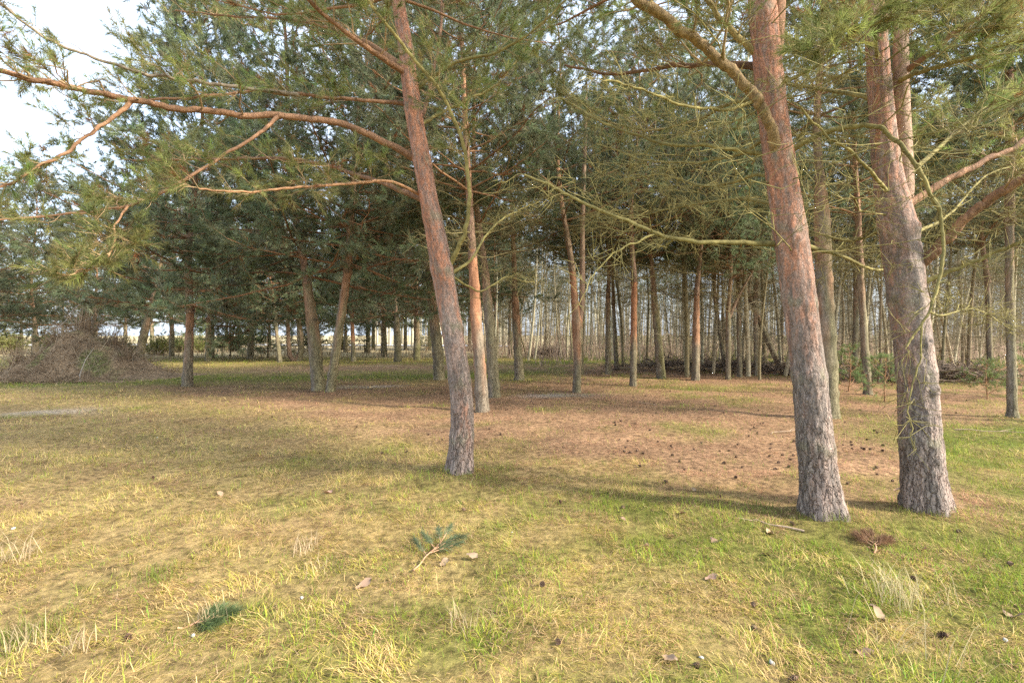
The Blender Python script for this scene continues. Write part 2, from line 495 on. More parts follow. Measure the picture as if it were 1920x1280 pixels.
# ------------------------------------------------------------------ trunks
def worley(u, v, nu, s=0):
    ui, vi = np.floor(u).astype(int), np.floor(v).astype(int)
    f1 = np.full(u.shape, 9.); f2 = np.full(u.shape, 9.); cid = np.zeros(u.shape)
    for a in (-1, 0, 1):
        for b in (-1, 0, 1):
            cu_, cv = ui + a, vi + b
            hu, hv = _tab[(cu_ % nu + 17 * s) % 256, (cv + 500) % 256], _tab[(cv + 300 + 5 * s) % 256, (cu_ % nu + 90) % 256]
            d = np.hypot(u - cu_ - .15 - .7 * hu, (v - cv - .15 - .7 * hv))
            near_ = d < f1
            f2 = np.where(near_, f1, np.minimum(f2, d)); cid = np.where(near_, hu * .7 + hv * .3, cid); f1 = np.where(near_, d, f1)
    return f1, f2, cid


def pnoise(u, v, nu, s=0):
    """value noise that repeats after nu cells round the trunk"""
    ui, vi = np.floor(u).astype(int), np.floor(v).astype(int)
    a, b = u - ui, v - vi
    a, b = a * a * (3 - 2 * a), b * b * (3 - 2 * b)
    T_ = lambda i, j: _tab[(i % nu + 31 * s) % 256, (j + 512 + 7 * s) % 256]
    return (T_(ui, vi) * (1 - a) + T_(ui + 1, vi) * a) * (1 - b) + (T_(ui, vi + 1) * (1 - a) + T_(ui + 1, vi + 1) * a) * b


def path_interp(pts):
    pts = np.asarray(pts, float)
    z = pts[:, 2]

    def f(zz):
        # smooth interpolation: average of linear values in a window
        zz = np.asarray(zz, float)
        o = 0
        for dz, w in ((-.22, .2), (-.1, .2), (0, .2), (.1, .2), (.22, .2)):
            q = np.clip(zz + dz, z[0], z[-1])
            o = o + w * np.stack([np.interp(q, z, pts[:, 0]), np.interp(q, z, pts[:, 1]), np.interp(q, z, pts[:, 3])], -1)
        return o
    return f


def detailed_trunk(name, pts, parent, base, seed, nodes, knots, orange, fine_to, seg=72, groove=.016, depth_keep=1.8):
    """a trunk with real bark plates; pts (x,y,z,r) relative to base; nodes = heights of the branch rings"""
    f = path_interp(pts)
    ztop = pts[-1][2]
    zz = np.concatenate([np.arange(-.12, fine_to, .022), np.arange(fine_to, ztop, .06), [ztop]])
    th = np.arange(seg) * 2 * pi / seg
    c = f(zz)
    Z, TH = np.meshgrid(zz, th, indexing='ij')
    R = c[:, 2][:, None] * np.ones_like(TH)
    nu = max(12, int(2 * pi * pts[0][3] / .040))
    U = TH / (2 * pi) * nu
    w1 = fbm(np.cos(TH) * 3 + 7 + Z * 3, np.sin(TH) * 3 + 3 + Z * 4, seed, 3) - .5
    w2 = fbm(np.cos(TH) * 9 + 7, np.sin(TH) * 9 + 3 + Z * 16, seed + 1, 2) - .5
    Uw = U + 2.2 * w1 + .5 * w2
    fa = np.abs(2 * pnoise(Uw, Z * 5.5, nu, seed) - 1); fb = np.abs(2 * pnoise(Uw * 2, Z * 11 + 3, nu * 2, seed + 1) - 1)
    f1, f2, cid = worley(Uw, Z / .10 + 2.2 * w1, nu, seed)
    plate = np.minimum(sstep(fa, .02, .30), .45 + .55 * sstep(fb, .0, .25)) * (.55 + .45 * sstep(f2 - f1, .0, .12))
    g1, g2, gid = worley(U * 2 + 2.5 * w1, Z / .038 + w2 * 2, nu * 2, seed + 7)
    flake = sstep(g2 - g1, .0, .15)
    dep = np.interp(Z, [0, .6, 1.5, depth_keep + .7, depth_keep + 1.5], [groove * .5, groove * .45, groove * .3, groove * .15, groove * .1])
    lo = fbm(np.cos(TH) * 1.6 + 5, np.sin(TH) * 1.6 + Z * 1.3 + 5, seed + 2, 3) - .5
    D = dep * (plate - 1 + .5 * (cid - .5)) + .0035 * (flake - .5 + 1.0 * (gid - .5)) * np.interp(Z, [0, 2.5], [.7, 1]) + lo * .10 * R
    for nz in nodes:
        D += R * .055 * np.exp(-((Z - nz - .03 * np.sin(TH * 2 + nz)) / .055) ** 2) * (.6 + .8 * noise(TH * 2, Z * 0 + nz * 9, seed))
    for kt, kz, kr in knots:
        dth = (TH - kt + pi) % (2 * pi) - pi
        d2 = ((dth * R) ** 2 + (Z - kz) ** 2) / kr ** 2
        D += .75 * kr * np.exp(-d2 * 1.6) - 1.1 * kr * np.exp(-d2 * 9)
    D += R * .24 * np.exp(-np.maximum(Z - .04, 0) / .13) * (.55 + .45 * np.cos(TH * 5 + seed))
    RR = R + D
    V = np.stack([c[:, 0][:, None] + RR * np.cos(TH), c[:, 1][:, None] + RR * np.sin(TH), Z], -1)
    grey, pink, org, fur = np.array((.24, .20, .17)), np.array((.345, .265, .22)), np.array((.44, .205, .12)), np.array((.13, .08, .06))
    wo = sstep(Z / orange + 1.1 * (fbm(np.cos(TH) * 1.2 + 3, np.sin(TH) * 1.2 + Z * 1.1 + 3, seed + 5, 3) - .5) + .35 * (cid - .5), .25, 1.0)
    wo = np.clip(wo * (.35 + .75 * sstep(gid + .7 * (w1 + w2), .15, .7)), 0, 1)
    wp = sstep(fbm(np.cos(TH) * 3 + 3, np.sin(TH) * 3 + Z * 4, seed + 6, 3) + .3 * (gid - .5), .35, .7)
    C = grey + (pink - grey) * wp[..., None]
    C = C * (1 - wo)[..., None] + org * wo[..., None]
    C = C * (.80 + .25 * cid + .2 * gid)[..., None]
    fw = (1 - plate) * np.interp(Z, [0, 2.2], [.25, .1])
    C = C * (1 - fw)[..., None] + fur * fw[..., None]
    for nz in nodes:      # grey-green algae on the branch rings
        m = np.exp(-((Z - nz) / .06) ** 2) * sstep(noise(TH * 3, Z * 14, seed + 8), .35, .7) * .7
        C = C * (1 - m)[..., None] + np.array((.24, .22, .15)) * m[..., None]
    mb = MB()
    n_, s_ = Z.shape
    a, b = np.meshgrid(np.arange(n_ - 1), np.arange(s_), indexing='ij')
    Fq = np.stack([a * s_ + b, a * s_ + (b + 1) % s_, (a + 1) * s_ + (b + 1) % s_, (a + 1) * s_ + b], -1).reshape(-1, 4)
    mb.add(V, Fq, C.reshape(-1, 3))
    mb.bark = np.stack([R * np.cos(TH) + seed, R * np.sin(TH), Z], -1)
    return mb.build(name, M_BARK, parent), f


def simple_trunk(mb, pts, seed, base_col, top_col, z_or, seg=16, step=.06, moss=.5):
    """mid-distance trunk: plated relief of lower resolution. pts (x,y,z,r)"""
    f = path_interp(pts)
    zz = np.arange(-.12, pts[-1][2] + step, step); th = np.arange(seg) * 2 * pi / seg
    c = f(zz); Z, TH = np.meshgrid(zz, th, indexing='ij'); R = c[:, 2][:, None] * np.ones_like(TH)
    pl = noise(TH * 3.1, Z * 6, seed); D = R * (.16 * (pl - .5) + .16 * (fbm(np.cos(TH) * 1.5, np.sin(TH) * 1.5 + Z * 1.5, seed, 3) - .5))
    ph = _tab[seed % 256, 3]
    D += R * .13 * np.exp(-(((Z / .52 + ph) % 1 - .5) / .09) ** 2) * (.5 + noise(TH * 2, Z * 2, seed + 4))
    D += R * .22 * np.exp(-np.maximum(Z, 0) / .12)
    RR = R + D
    V = np.stack([c[:, 0][:, None] + RR * np.cos(TH), c[:, 1][:, None] + RR * np.sin(TH), Z], -1)
    w = sstep(Z / z_or + 1.0 * (noise(TH * 1.2, Z * 2, seed + 2) - .5), .4, 1.1)[..., None]
    C = np.asarray(base_col) * (1 - w) + np.asarray(top_col) * w
    mo = (moss * sstep(-np.cos(TH - 2.4) + .8 * (noise(TH * 2, Z * 3, seed + 3) - .5), -.2, .9) * (1 - .8 * w[..., 0]))[..., None]
    C = C * (1 - mo) + np.array((.20, .19, .07)) * mo
    C = C * (.7 + .6 * pl)[..., None]
    n_, s_ = Z.shape
    a, b = np.meshgrid(np.arange(n_ - 1), np.arange(s_), indexing='ij')
    Fq = np.stack([a * s_ + b, a * s_ + (b + 1) % s_, (a + 1) * s_ + (b + 1) % s_, (a + 1) * s_ + b], -1).reshape(-1, 4)
    mb.add(V, Fq, C.reshape(-1, 3))
    mb.bark = np.stack([R * np.cos(TH) + seed, R * np.sin(TH), Z + .4], -1)
    return f


def px_path(lst, depth, base, ztop, rtop, lean=.5):
    """centreline (px, py, width px) at one distance -> (x,y,z,r) relative to base, carried on to ztop"""
    o = []
    for px, py, w in lst:
        p = at(px, py, depth) - base
        o.append((p[0], p[1], p[2], w * depth / F / 2 * cos(math.atan((px - 960) / F))))
    o.sort(key=lambda q: q[2])
    o[0] = (o[0][0], o[0][1], min(0, o[0][2]), o[0][3])
    d = np.array(o[-1]) - np.array(o[-2]); sl = d[:2] / max(d[2], .05)
    top = o[-1]
    if ztop > top[2]:
        for g in np.linspace(0, 1, 7)[1:]:
            h = (ztop - top[2]) * g
            o.append((top[0] + sl[0] * h * (1 - .5 * g * (1 - lean)), top[1] + sl[1] * h * lean, top[2] + h, top[3] + (rtop - top[3]) * g))
    return o


def limb(tree, base, pxs, r0, r1, mb, spec='near', live=True, sublen=.8, t0=.2, dens=1.0, wood=None, seg=8, name='limb'):
    """a main branch traced as (px, py, distance); its own mesh, with twigs and shoots added to the crown"""
    P = np.array([at(*q) for q in pxs]) - base
    # resample smooth (Catmull-Rom)
    Q = np.vstack([2 * P[0] - P[1], P, 2 * P[-1] - P[-2]]); out = []
    for i in range(1, len(Q) - 2):
        for t in np.linspace(0, 1, 14, endpoint=False):
            a, b, c, d = Q[i - 1:i + 3]
            out.append(.5 * ((2 * b) + (-a + c) * t + (2 * a - 5 * b + 4 * c - d) * t * t + (-a + 3 * b - 3 * c + d) * t ** 3))
    out = np.array(out + [P[-1]])
    n = len(out); ar = np.arange(n)
    kink = np.stack([fbm(ar * .21, ar * 0 + 3 * q, int(abs(pxs[0][0])) % 50, 3) - .5 for q in range(3)], -1)
    out = out + kink * (r0 * .5 + .03) * np.minimum(1, ar / 10)[:, None]
    R = np.linspace(r0, r1, n) * (1 + .14 * (fbm(ar * .35, ar * 0, int(abs(pxs[1][1])) % 50, 2) - .5) + rng.normal(0, .03, n)) * (1 + .3 * np.exp(-ar / 6))
    w = np.asarray(wood if wood is not None else LIVE_WOOD)
    m = MB()
    m.tubes(out, R, seg, w)
    v_ = m.v[0]; nn = fbm(v_[:, 0] * 30, v_[:, 2] * 30 + v_[:, 1] * 17, 3, 2) - .5
    m.v[0] = v_ + (v_ - np.repeat(out, seg, 0)) * nn[:, None] * .22
    m.c[0] = w * (.75 + .9 * (fbm(v_[:, 0] * 9, v_[:, 2] * 9 + v_[:, 1] * 7, 8, 3) - .2))[:, None]
    lo_ = m.build(name, M_STEM if r0 > .024 else M_TWIG, tree)
    mb = MB()
    dress(mb, out, (r0 + r1) * .5, spec, live, sublen, t0, dens, w)
    mb.build('needle_spray' if live else 'twigs', [M_TWIG, M_NEEDLE] if live else [M_TWIG], lo_)


# ---- the three near pines
ORANGE_WOOD, MOSSY = np.array((.33, .185, .105)), np.array((.225, .19, .07))
GR_NEAR = 'big pines standing at the edge of the clearing'


def near_tree(label, pxs, height, seed, orange, fine_to, knots, dead_z, live_z, crown_r, groove=.016):
    depth = ground_depth(pxs[0][1]); base = on_ground(pxs[0][0], pxs[0][1]); base[2] -= .02
    t = thing('pine_tree', base, label, 'tree', GR_NEAR)
    pts = px_path(pxs, depth, base, height, .02)
    zn = np.arange(.35, fine_to, .58) + .1 * (seed % 3)
    tr, f = detailed_trunk('trunk', pts, t, base, seed, zn, knots, orange, fine_to, groove=groove)
    mb = MB()
    ax = lambda z: np.array((*f(z)[:2], z))
    rf = lambda z: max(float(f(z)[2]), .012)
    whorls(mb, ax, live_z, height - .3, .55, (4, 5), lambda z: crown_r * np.clip((height - z) / (height - live_z), 0.05, 1) ** .75, lambda z: max(.03, rf(z) * .8), 'high', True, 8, 48)
    if dead_z:
        whorls(mb, ax, dead_z[0], dead_z[1], .55, dead_z[2], lambda z: dead_z[3], lambda z: .02, 'near', False, 12, 12, MOSSY)
    return t, base, depth, mb, f


# the leaning middle pine
A_px = [(861, 895, 50), (868, 800, 44), (866, 740, 42), (853, 650, 41), (838, 560, 40), (826, 490, 42), (816, 430, 37), (803, 370, 34), (791, 300, 33), (773, 200, 32), (763, 100, 28), (746, 0, 23)]
T, B, dA, mb, f = near_tree('leaning single-stemmed pine in the middle with a long branch reaching left', A_px, 9.6, 3, 3.0, 5.2,
                            [(4.6, 1.33, .035), (4.75, 2.06, .03), (4.2, .62, .03)], None, 5.0, 2.6, .011)
L = lambda *a, **k: limb(T, B, *a, mb, **k)
L([(783, 300, 5.45), (700, 255, 5.2), (620, 228, 5.0), (520, 217, 4.75), (430, 212, 4.55), (330, 205, 4.3), (250, 187, 4.1), (150, 165, 3.9), (50, 145, 3.7), (-60, 122, 3.5), (-220, 95, 3.3)], .034, .016, wood=ORANGE_WOOD * .85, sublen=.75, t0=.42, dens=.75, seg=10)
L([(250, 187, 4.1), (205, 225, 4.0), (155, 262, 3.9), (80, 308, 3.75), (0, 350, 3.6), (-80, 380, 3.5)], .016, .007, wood=ORANGE_WOOD * .85, sublen=.38, t0=.25, dens=1.0)
L([(520, 219, 4.75), (490, 248, 4.6), (430, 285, 4.45), (330, 345, 4.2), (240, 385, 4.0), (130, 400, 3.85), (0, 410, 3.7), (-90, 405, 3.6)], .016, .006, wood=ORANGE_WOOD * .85, sublen=.45, t0=.25, dens=1.0)
L([(560, 178, 4.9), (430, 160, 4.5), (340, 150, 4.35), (260, 137, 4.2), (160, 103, 4.0), (60, 55, 3.8), (0, 5, 3.7), (-60, -50, 3.6)], .016, .008, wood=GREY_WOOD * .7, sublen=.5, t0=.2, dens=1.0)
L([(771, 197, 5.5), (720, 190, 5.4), (640, 185, 5.2), (560, 178, 4.9), (480, 170, 4.7), (380, 182, 4.5), (250, 190, 4.3)], .022, .010, wood=ORANGE_WOOD * .7, sublen=.55)
L([(802, 378, 5.5), (740, 352, 5.6), (660, 325, 5.75), (560, 300, 5.9), (400, 298, 6.1), (250, 302, 6.3)], .030, .012, wood=ORANGE_WOOD * .75, sublen=.7, t0=.3)
L([(795, 368, 5.5), (730, 340, 5.0), (650, 345, 4.6), (560, 350, 4.2), (470, 360, 3.9), (370, 355, 3.6)], .016, .006, wood=LIVE_WOOD, sublen=.45, t0=.3)
L([(240, 386, 4.0), (218, 420, 3.6), (210, 470, 3.35), (180, 500, 3.2), (140, 510, 3.1)], .007, .0035, wood=LIVE_WOOD * 1.2, sublen=.22, t0=.45, dens=1.6)
L([(842, 497, 5.4), (866, 450, 5.3), (880, 400, 5.25), (878, 330, 5.2), (865, 260, 5.1), (830, 180, 5.0), (760, 90, 4.8), (690, 0, 4.6), (640, -80, 4.5)], .024, .012, wood=MOSSY * 1.25, sublen=.5, t0=.35)
L([(846, 512, 5.5), (887, 482, 5.6), (918, 433, 5.8), (960, 400, 6.1), (1010, 380, 6.5)], .017, .007, live=False, wood=MOSSY * 1.2, sublen=.6, t0=.35)
L([(850, 520, 5.6), (900, 545, 5.9), (950, 520, 6.3), (1000, 530, 6.8)], .012, .005, live=False, wood=MOSSY, sublen=.6, t0=.3)
L([(785, 235, 5.5), (820, 215, 5.7), (870, 190, 5.9), (940, 150, 6.2), (1010, 60, 6.6)], .02, .008, wood=MOSSY, sublen=.7)
L([(780, 240, 5.5), (800, 190, 5.8), (822, 90, 6.2), (830, -30, 6.8)], .026, .015, wood=ORANGE_WOOD * .8, sublen=.6)
L([(765, 140, 5.4), (690, 90, 5.0), (600, 20, 4.6), (520, -60, 4.2)], .03, .014, wood=ORANGE_WOOD, sublen=.7)
L([(770, 175, 5.5), (850, 120, 5.3), (950, 90, 5.2), (1040, 20, 5.1), (1100, -60, 5.0)], .018, .008, wood=MOSSY, sublen=.6)
L([(765, 130, 5.6), (670, 70, 6.2), (560, 40, 6.8), (430, 30, 7.4), (330, 20, 7.8)], .025, .01, wood=LIVE_WOOD, sublen=.8)
mb.build('crown', [M_TWIG, M_NEEDLE], T)

# the pine right of the middle, with a second stem high up
B_px = [(1548, 975, 90), (1537, 900, 74), (1526, 800, 74), (1517, 700, 68), (1503, 600, 66), (1491, 500, 67), (1476, 400, 64), (1461, 300, 59), (1447, 200, 56), (1437, 100, 54), (1428, 0, 52)]
T, B, dB, mb, f = near_tree('stout reddish pine with bright sunlit flank, left of the two on the right', B_px, 10.4, 5, 3.1, 4.4,
                            [(4.5, 2.2, .04), (4.9, 1.53, .035), (4.4, .72, .035), (5.4, .8, .03)], (2.1, 4.3, 3, 1.5), 4.8, 2.9)
L = lambda *a, **k: limb(T, B, *a, mb, **k)
m = MB()
P = np.array([at(*q) for q in [(1452, 120, 4.2), (1457, 70, 4.2), (1460, 0, 4.22), (1464, -120, 4.25), (1475, -400, 4.3), (1480, -700, 4.3)]]) - B
m.tubes(P, np.array((.05, .056, .054, .05, .035, .012)), 12, ORANGE_WOOD)
m.build('side_stem', M_STEM, T)
L([(1458, 292, 4.12), (1447, 240, 4.0), (1425, 195, 3.94), (1390, 150, 3.88), (1330, 95, 3.75), (1270, 50, 3.6), (1200, 0, 3.45), (1120, -60, 3.3)], .042, .032, wood=(.29, .20, .10), sublen=.6, t0=.35, dens=.8, seg=12)
L([(1456, 457, 4.2), (1370, 455, 4.1), (1290, 450, 4.05), (1230, 438, 4.0), (1170, 410, 4.0), (1100, 385, 4.0), (1040, 350, 4.0), (985, 330, 4.0)], .020, .009, live=False, wood=MOSSY, sublen=.5, t0=.4, dens=.9)
L([(1230, 438, 4.0), (1180, 460, 3.95), (1140, 485, 3.9), (1110, 520, 3.85), (1090, 560, 3.8)], .008, .003, live=False, wood=MOSSY * 1.1, sublen=.28, t0=.3, dens=.9)
L([(1472, 287, 4.15), (1540, 250, 4.0), (1620, 235, 3.85), (1680, 262, 3.75), (1735, 345, 3.65), (1768, 430, 3.6), (1755, 540, 3.55), (1725, 610, 3.5), (1695, 650, 3.5)], .022, .006, live=False, wood=MOSSY * .9, sublen=.32, t0=.3, dens=.7)
L([(1728, 608, 3.5), (1722, 680, 3.48), (1705, 760, 3.46), (1712, 810, 3.45)], .006, .003, live=False, wood=MOSSY, sublen=.10, t0=.4, dens=.9)
L([(1440, 290, 4.2), (1350, 275, 4.3), (1250, 268, 4.4), (1140, 232, 4.6), (1060, 190, 4.8)], .019, .007, live=False, wood=MOSSY, sublen=.8, t0=.2)
L([(1432, 115, 4.2), (1372, 55, 4.1), (1330, 5, 4.0), (1280, -70, 3.9)], .026, .016, wood=(.33, .25, .10), sublen=.6)
L([(1432, 125, 4.3), (1340, 120, 4.7), (1250, 125, 5.1), (1150, 140, 5.5), (1060, 120, 5.9)], .03, .012, wood=LIVE_WOOD * .7, sublen=.8, dens=1.0)
L([(1450, 200, 4.25), (1380, 190, 4.9), (1290, 230, 5.4), (1180, 240, 6.0), (1080, 200, 6.4)], .022, .009, wood=MOSSY * .9, sublen=.9)
L([(1515, 462, 4.3), (1580, 480, 4.6), (1640, 505, 5.0), (1700, 500, 5.4)], .018, .008, live=False, wood=MOSSY, sublen=.4, t0=.3)
L([(1452, 110, 4.25), (1530, 60, 4.6), (1600, 20, 5.0), (1680, -40, 5.4)], .02, .01, wood=MOSSY, sublen=.6)
L([(1445, 165, 4.15), (1520, 130, 3.9), (1590, 70, 3.6), (1650, 40, 3.4), (1720, 20, 3.2)], .016, .006, wood=MOSSY * .9, sublen=.45, t0=.4)
L([(1480, 330, 4.2), (1420, 330, 4.6), (1330, 350, 5.2), (1240, 330, 5.8), (1150, 340, 6.3)], .018, .006, live=False, wood=MOSSY * 1.1, sublen=.9, t0=.2, dens=1.3)
L([(1446, 250, 4.25), (1380, 290, 4.6), (1300, 305, 5.0), (1210, 300, 5.4), (1120, 270, 5.8)], .016, .006, live=False, wood=MOSSY * 1.1, sublen=.9, t0=.15, dens=1.5)
L([(1465, 385, 4.25), (1380, 372, 4.7), (1290, 385, 5.2), (1200, 405, 5.7), (1110, 430, 6.1)], .014, .005, live=False, wood=MOSSY, sublen=.8, t0=.15, dens=1.5)
L([(1440, 180, 4.2), (1360, 205, 4.0), (1280, 195, 3.8), (1200, 165, 3.6), (1130, 150, 3.5)], .014, .005, live=False, wood=MOSSY * 1.2, sublen=.5, t0=.2, dens=1.2)
mb.build('crown', [M_TWIG, M_NEEDLE], T)

# the thick forked pine on the right
C_px = [(1740, 968, 98), (1731, 900, 90), (1723, 800, 85), (1719, 700, 78), (1707, 600, 77), (1697, 520, 78), (1688, 450, 76), (1676, 390, 76), (1665, 340, 56), (1652, 200, 49), (1645, 100, 44), (1640, 0, 42)]
T, B, dC, mb, f = near_tree('thickest grey pine, forked at head height, rightmost of the big trunks', C_px, 10.2, 8, 5.2, 4.4,
                            [(4.9, 1.38, .045), (4.5, 1.33, .04), (5.1, .98, .045), (4.2, 2.0, .045), (5.2, 2.3, .05), (4.9, .42, .03)], (2.4, 4.2, 3, 1.3), 4.7, 2.9, .02)
L = lambda *a, **k: limb(T, B, *a, mb, **k)
m = MB()
P = np.array([at(*q) for q in [(1690, 430, 4.3), (1694, 350, 4.25), (1693, 270, 4.24), (1690, 200, 4.24), (1689, 100, 4.25), (1690, 0, 4.3), (1700, -300, 4.4), (1705, -650, 4.5)]]) - B
m.tubes(P, np.array((.07, .075, .066, .062, .056, .05, .035, .012)), 12, (.40, .27, .19))
m.build('side_stem', M_STEM, T)
L([(1722, 497, 4.2), (1760, 462, 4.1), (1800, 420, 4.0), (1860, 370, 3.85), (1920, 335, 3.7), (2010, 290, 3.5)], .040, .030, wood=ORANGE_WOOD * .9, sublen=.6, t0=.6, dens=.6, seg=12)
L([(1700, 385, 4.2), (1780, 335, 4.25), (1850, 300, 4.3), (1920, 265, 4.4), (2020, 220, 4.5)], .028, .019, wood=ORANGE_WOOD * .9, sublen=.6, t0=.45, dens=.7, seg=10)
L([(1735, 527, 4.2), (1790, 505, 4.1), (1850, 480, 4.0), (1930, 445, 3.8)], .018, .011, live=False, wood=MOSSY, sublen=.5, t0=.3)
L([(1668, 365, 4.2), (1630, 320, 4.0), (1590, 280, 3.9), (1550, 255, 3.8), (1500, 200, 3.7)], .014, .006, live=False, wood=MOSSY * 1.1, sublen=.4, t0=.2)
L([(1690, 140, 4.25), (1760, 88, 4.0), (1850, 20, 3.8), (1930, -30, 3.6)], .022, .012, wood=ORANGE_WOOD * .7, sublen=.55, dens=1.4)
L([(1688, 150, 4.2), (1740, 130, 3.9), (1820, 110, 3.6), (1900, 80, 3.4), (1980, 60, 3.2)], .018, .008, wood=MOSSY, sublen=.5, dens=1.4)
L([(1645, 110, 4.2), (1640, 60, 3.8), (1620, 50, 3.4), (1570, 80, 3.2), (1540, 90, 3.1)], .012, .005, wood=MOSSY, sublen=.4, dens=1.8, t0=.3)
L([(1650, 50, 4.2), (1700, 40, 3.8), (1770, 50, 3.5), (1830, 55, 3.3)], .012, .005, wood=MOSSY, sublen=.4, dens=1.8, t0=.2)
L([(1645, 185, 4.3), (1570, 172, 4.8), (1490, 160, 5.4), (1400, 150, 6.0)], .02, .009, live=False, wood=MOSSY, sublen=.8)
L([(1672, 420, 4.4), (1600, 450, 5.0), (1540, 440, 5.6), (1480, 420, 6.2)], .016, .007, live=False, wood=MOSSY * .8, sublen=.7)
L([(1712, 440, 4.4), (1780, 400, 5.0), (1850, 330, 5.6), (1940, 300, 6.2)], .014, .006, live=False, wood=MOSSY, sublen=.8, dens=1.4)
L([(1712, 560, 4.3), (1760, 590, 4.7), (1830, 580, 5.2), (1900, 620, 5.8)], .011, .005, live=False, wood=MOSSY * .9, sublen=.6, dens=1.3)
L([(1700, 330, 4.4), (1780, 260, 5.0), (1850, 200, 5.6), (1950, 150, 6.2)], .02, .009, wood=MOSSY * .9, sublen=.8)
mb.build('crown', [M_TWIG, M_NEEDLE], T)

# ------------------------------------------------------------------ shared crowns for the pines behind
def crown_variant(kind, seed):
    """(stem mesh, crown mesh) standing at local z = 0 where the lower trunk ends"""
    global rng
    keep, rng = rng, np.random.default_rng(seed)
    H = 8.0
    ph = rng.random(2) * 6
    ax = lambda z: np.array((.10 * sin(z * .9 + ph[0]) - .10 * sin(ph[0]), .10 * sin(z * .8 + ph[1]) - .10 * sin(ph[1]), z))
    rf = lambda z: .085 * (1 - .9 * z / H)
    st, mb = MB(), MB()
    zz = np.linspace(0, H, 40)
    simple_trunk(st, [(*ax(z), rf(z)) for z in zz], seed, (.33, .21, .14), (.40, .21, .115), 3.0, 12, .12, .25)
    if kind == 'dense':
        whorls(mb, ax, .1, H - .2, .48, (4, 6), lambda z: 3.0 * np.clip((H - z) / H, .04, 1) ** .5, lambda z: max(.035, rf(z)), 'mid', True, -6, 46, LIVE_WOOD * .8, 1.0, .22)
    elif kind == 'interior':
        whorls(mb, ax, .0, 2.4, .5, (3, 4), lambda z: 1.6, lambda z: .035, 'mid', False, 8, 14, np.array((.24, .20, .09)), 1.2)
        whorls(mb, ax, 1.4, H - .2, .5, (4, 5), lambda z: 2.5 * np.clip((H + .3 - z) / (H - 2), .04, 1) ** .55, lambda z: max(.035, rf(z)), 'mid', True, 6, 48, LIVE_WOOD * .75, 1.0, .3)
    meshes = st.mesh('upper_stem', M_BARK), mb.mesh('crown', [M_TWIG, M_NEEDLE])
    rng = keep
    return meshes


DENSE = [crown_variant('dense', 100 + k) for k in range(3)]
INTER = [crown_variant('interior', 200 + k) for k in range(3)]
GR_MID = 'pines scattered over the clearing'
_mid_n = 0


def mid_pine(label, pxs, kind, cb, H, group=GR_MID, dark=1.0, red=0.0, side=None, name='pine_tree', moss=.5):
    """pxs: trunk centreline in photo pixels; cb: height where the crown begins; H: total height"""
    global _mid_n
    _mid_n += 1; k = _mid_n
    d = ground_depth(pxs[0][1]); base = on_ground(*pxs[0][:2]); base[2] -= .03
    t = thing(name, base, label, 'tree', group)
    sc = (H - cb) / 8.0
    low = [q for q in pxs if (at(q[0], q[1], d) - base)[2] < cb - .05]
    if len(low) < 2: low = [pxs[0], (pxs[0][0], pxs[0][1] - .6 * cb * F / d, pxs[0][2])]
    pts = px_path(low, d, base, cb, .085 * sc, 1.0)
    if len(pts) > 2 and pts[-1][2] < cb: pts.append((pts[-1][0], pts[-1][1], cb, .085 * sc))
    m = MB()
    f = simple_trunk(m, pts, 40 + k, np.array((.27, .22, .165)) * dark, np.array((.34 + .06 * red, .215 - .02 * red, .135 - .03 * red)) * dark, cb * (1.1 - .5 * red), 16, .06, moss)
    m.build('trunk', M_BARK, t)
    if side:
        P = np.array([at(x, y, d) for x, y, w in side]) - base
        m = MB(); m.tubes(P, np.array([w * d / F / 2 for x, y, w in side]), 10, np.array((.30, .2, .13)) * dark); m.build('side_stem', M_STEM, t)
    top = f(cb); dz = f(cb) - f(cb - .5)
    var = {'d': DENSE, 'i': INTER}[kind[0]][k % 3]
    for nm, me in zip(('upper_stem', 'crown'), var):
        o = put(nm, me, t, (top[0], top[1], cb - .02))
        o.rotation_euler = (-math.atan(dz[1] / .5) * .8, math.atan(dz[0] / .5) * .8, 0)
        o.rotation_euler.rotate_axis('Z', k * 2.4)
        o.scale = (sc, sc, sc)
    return t


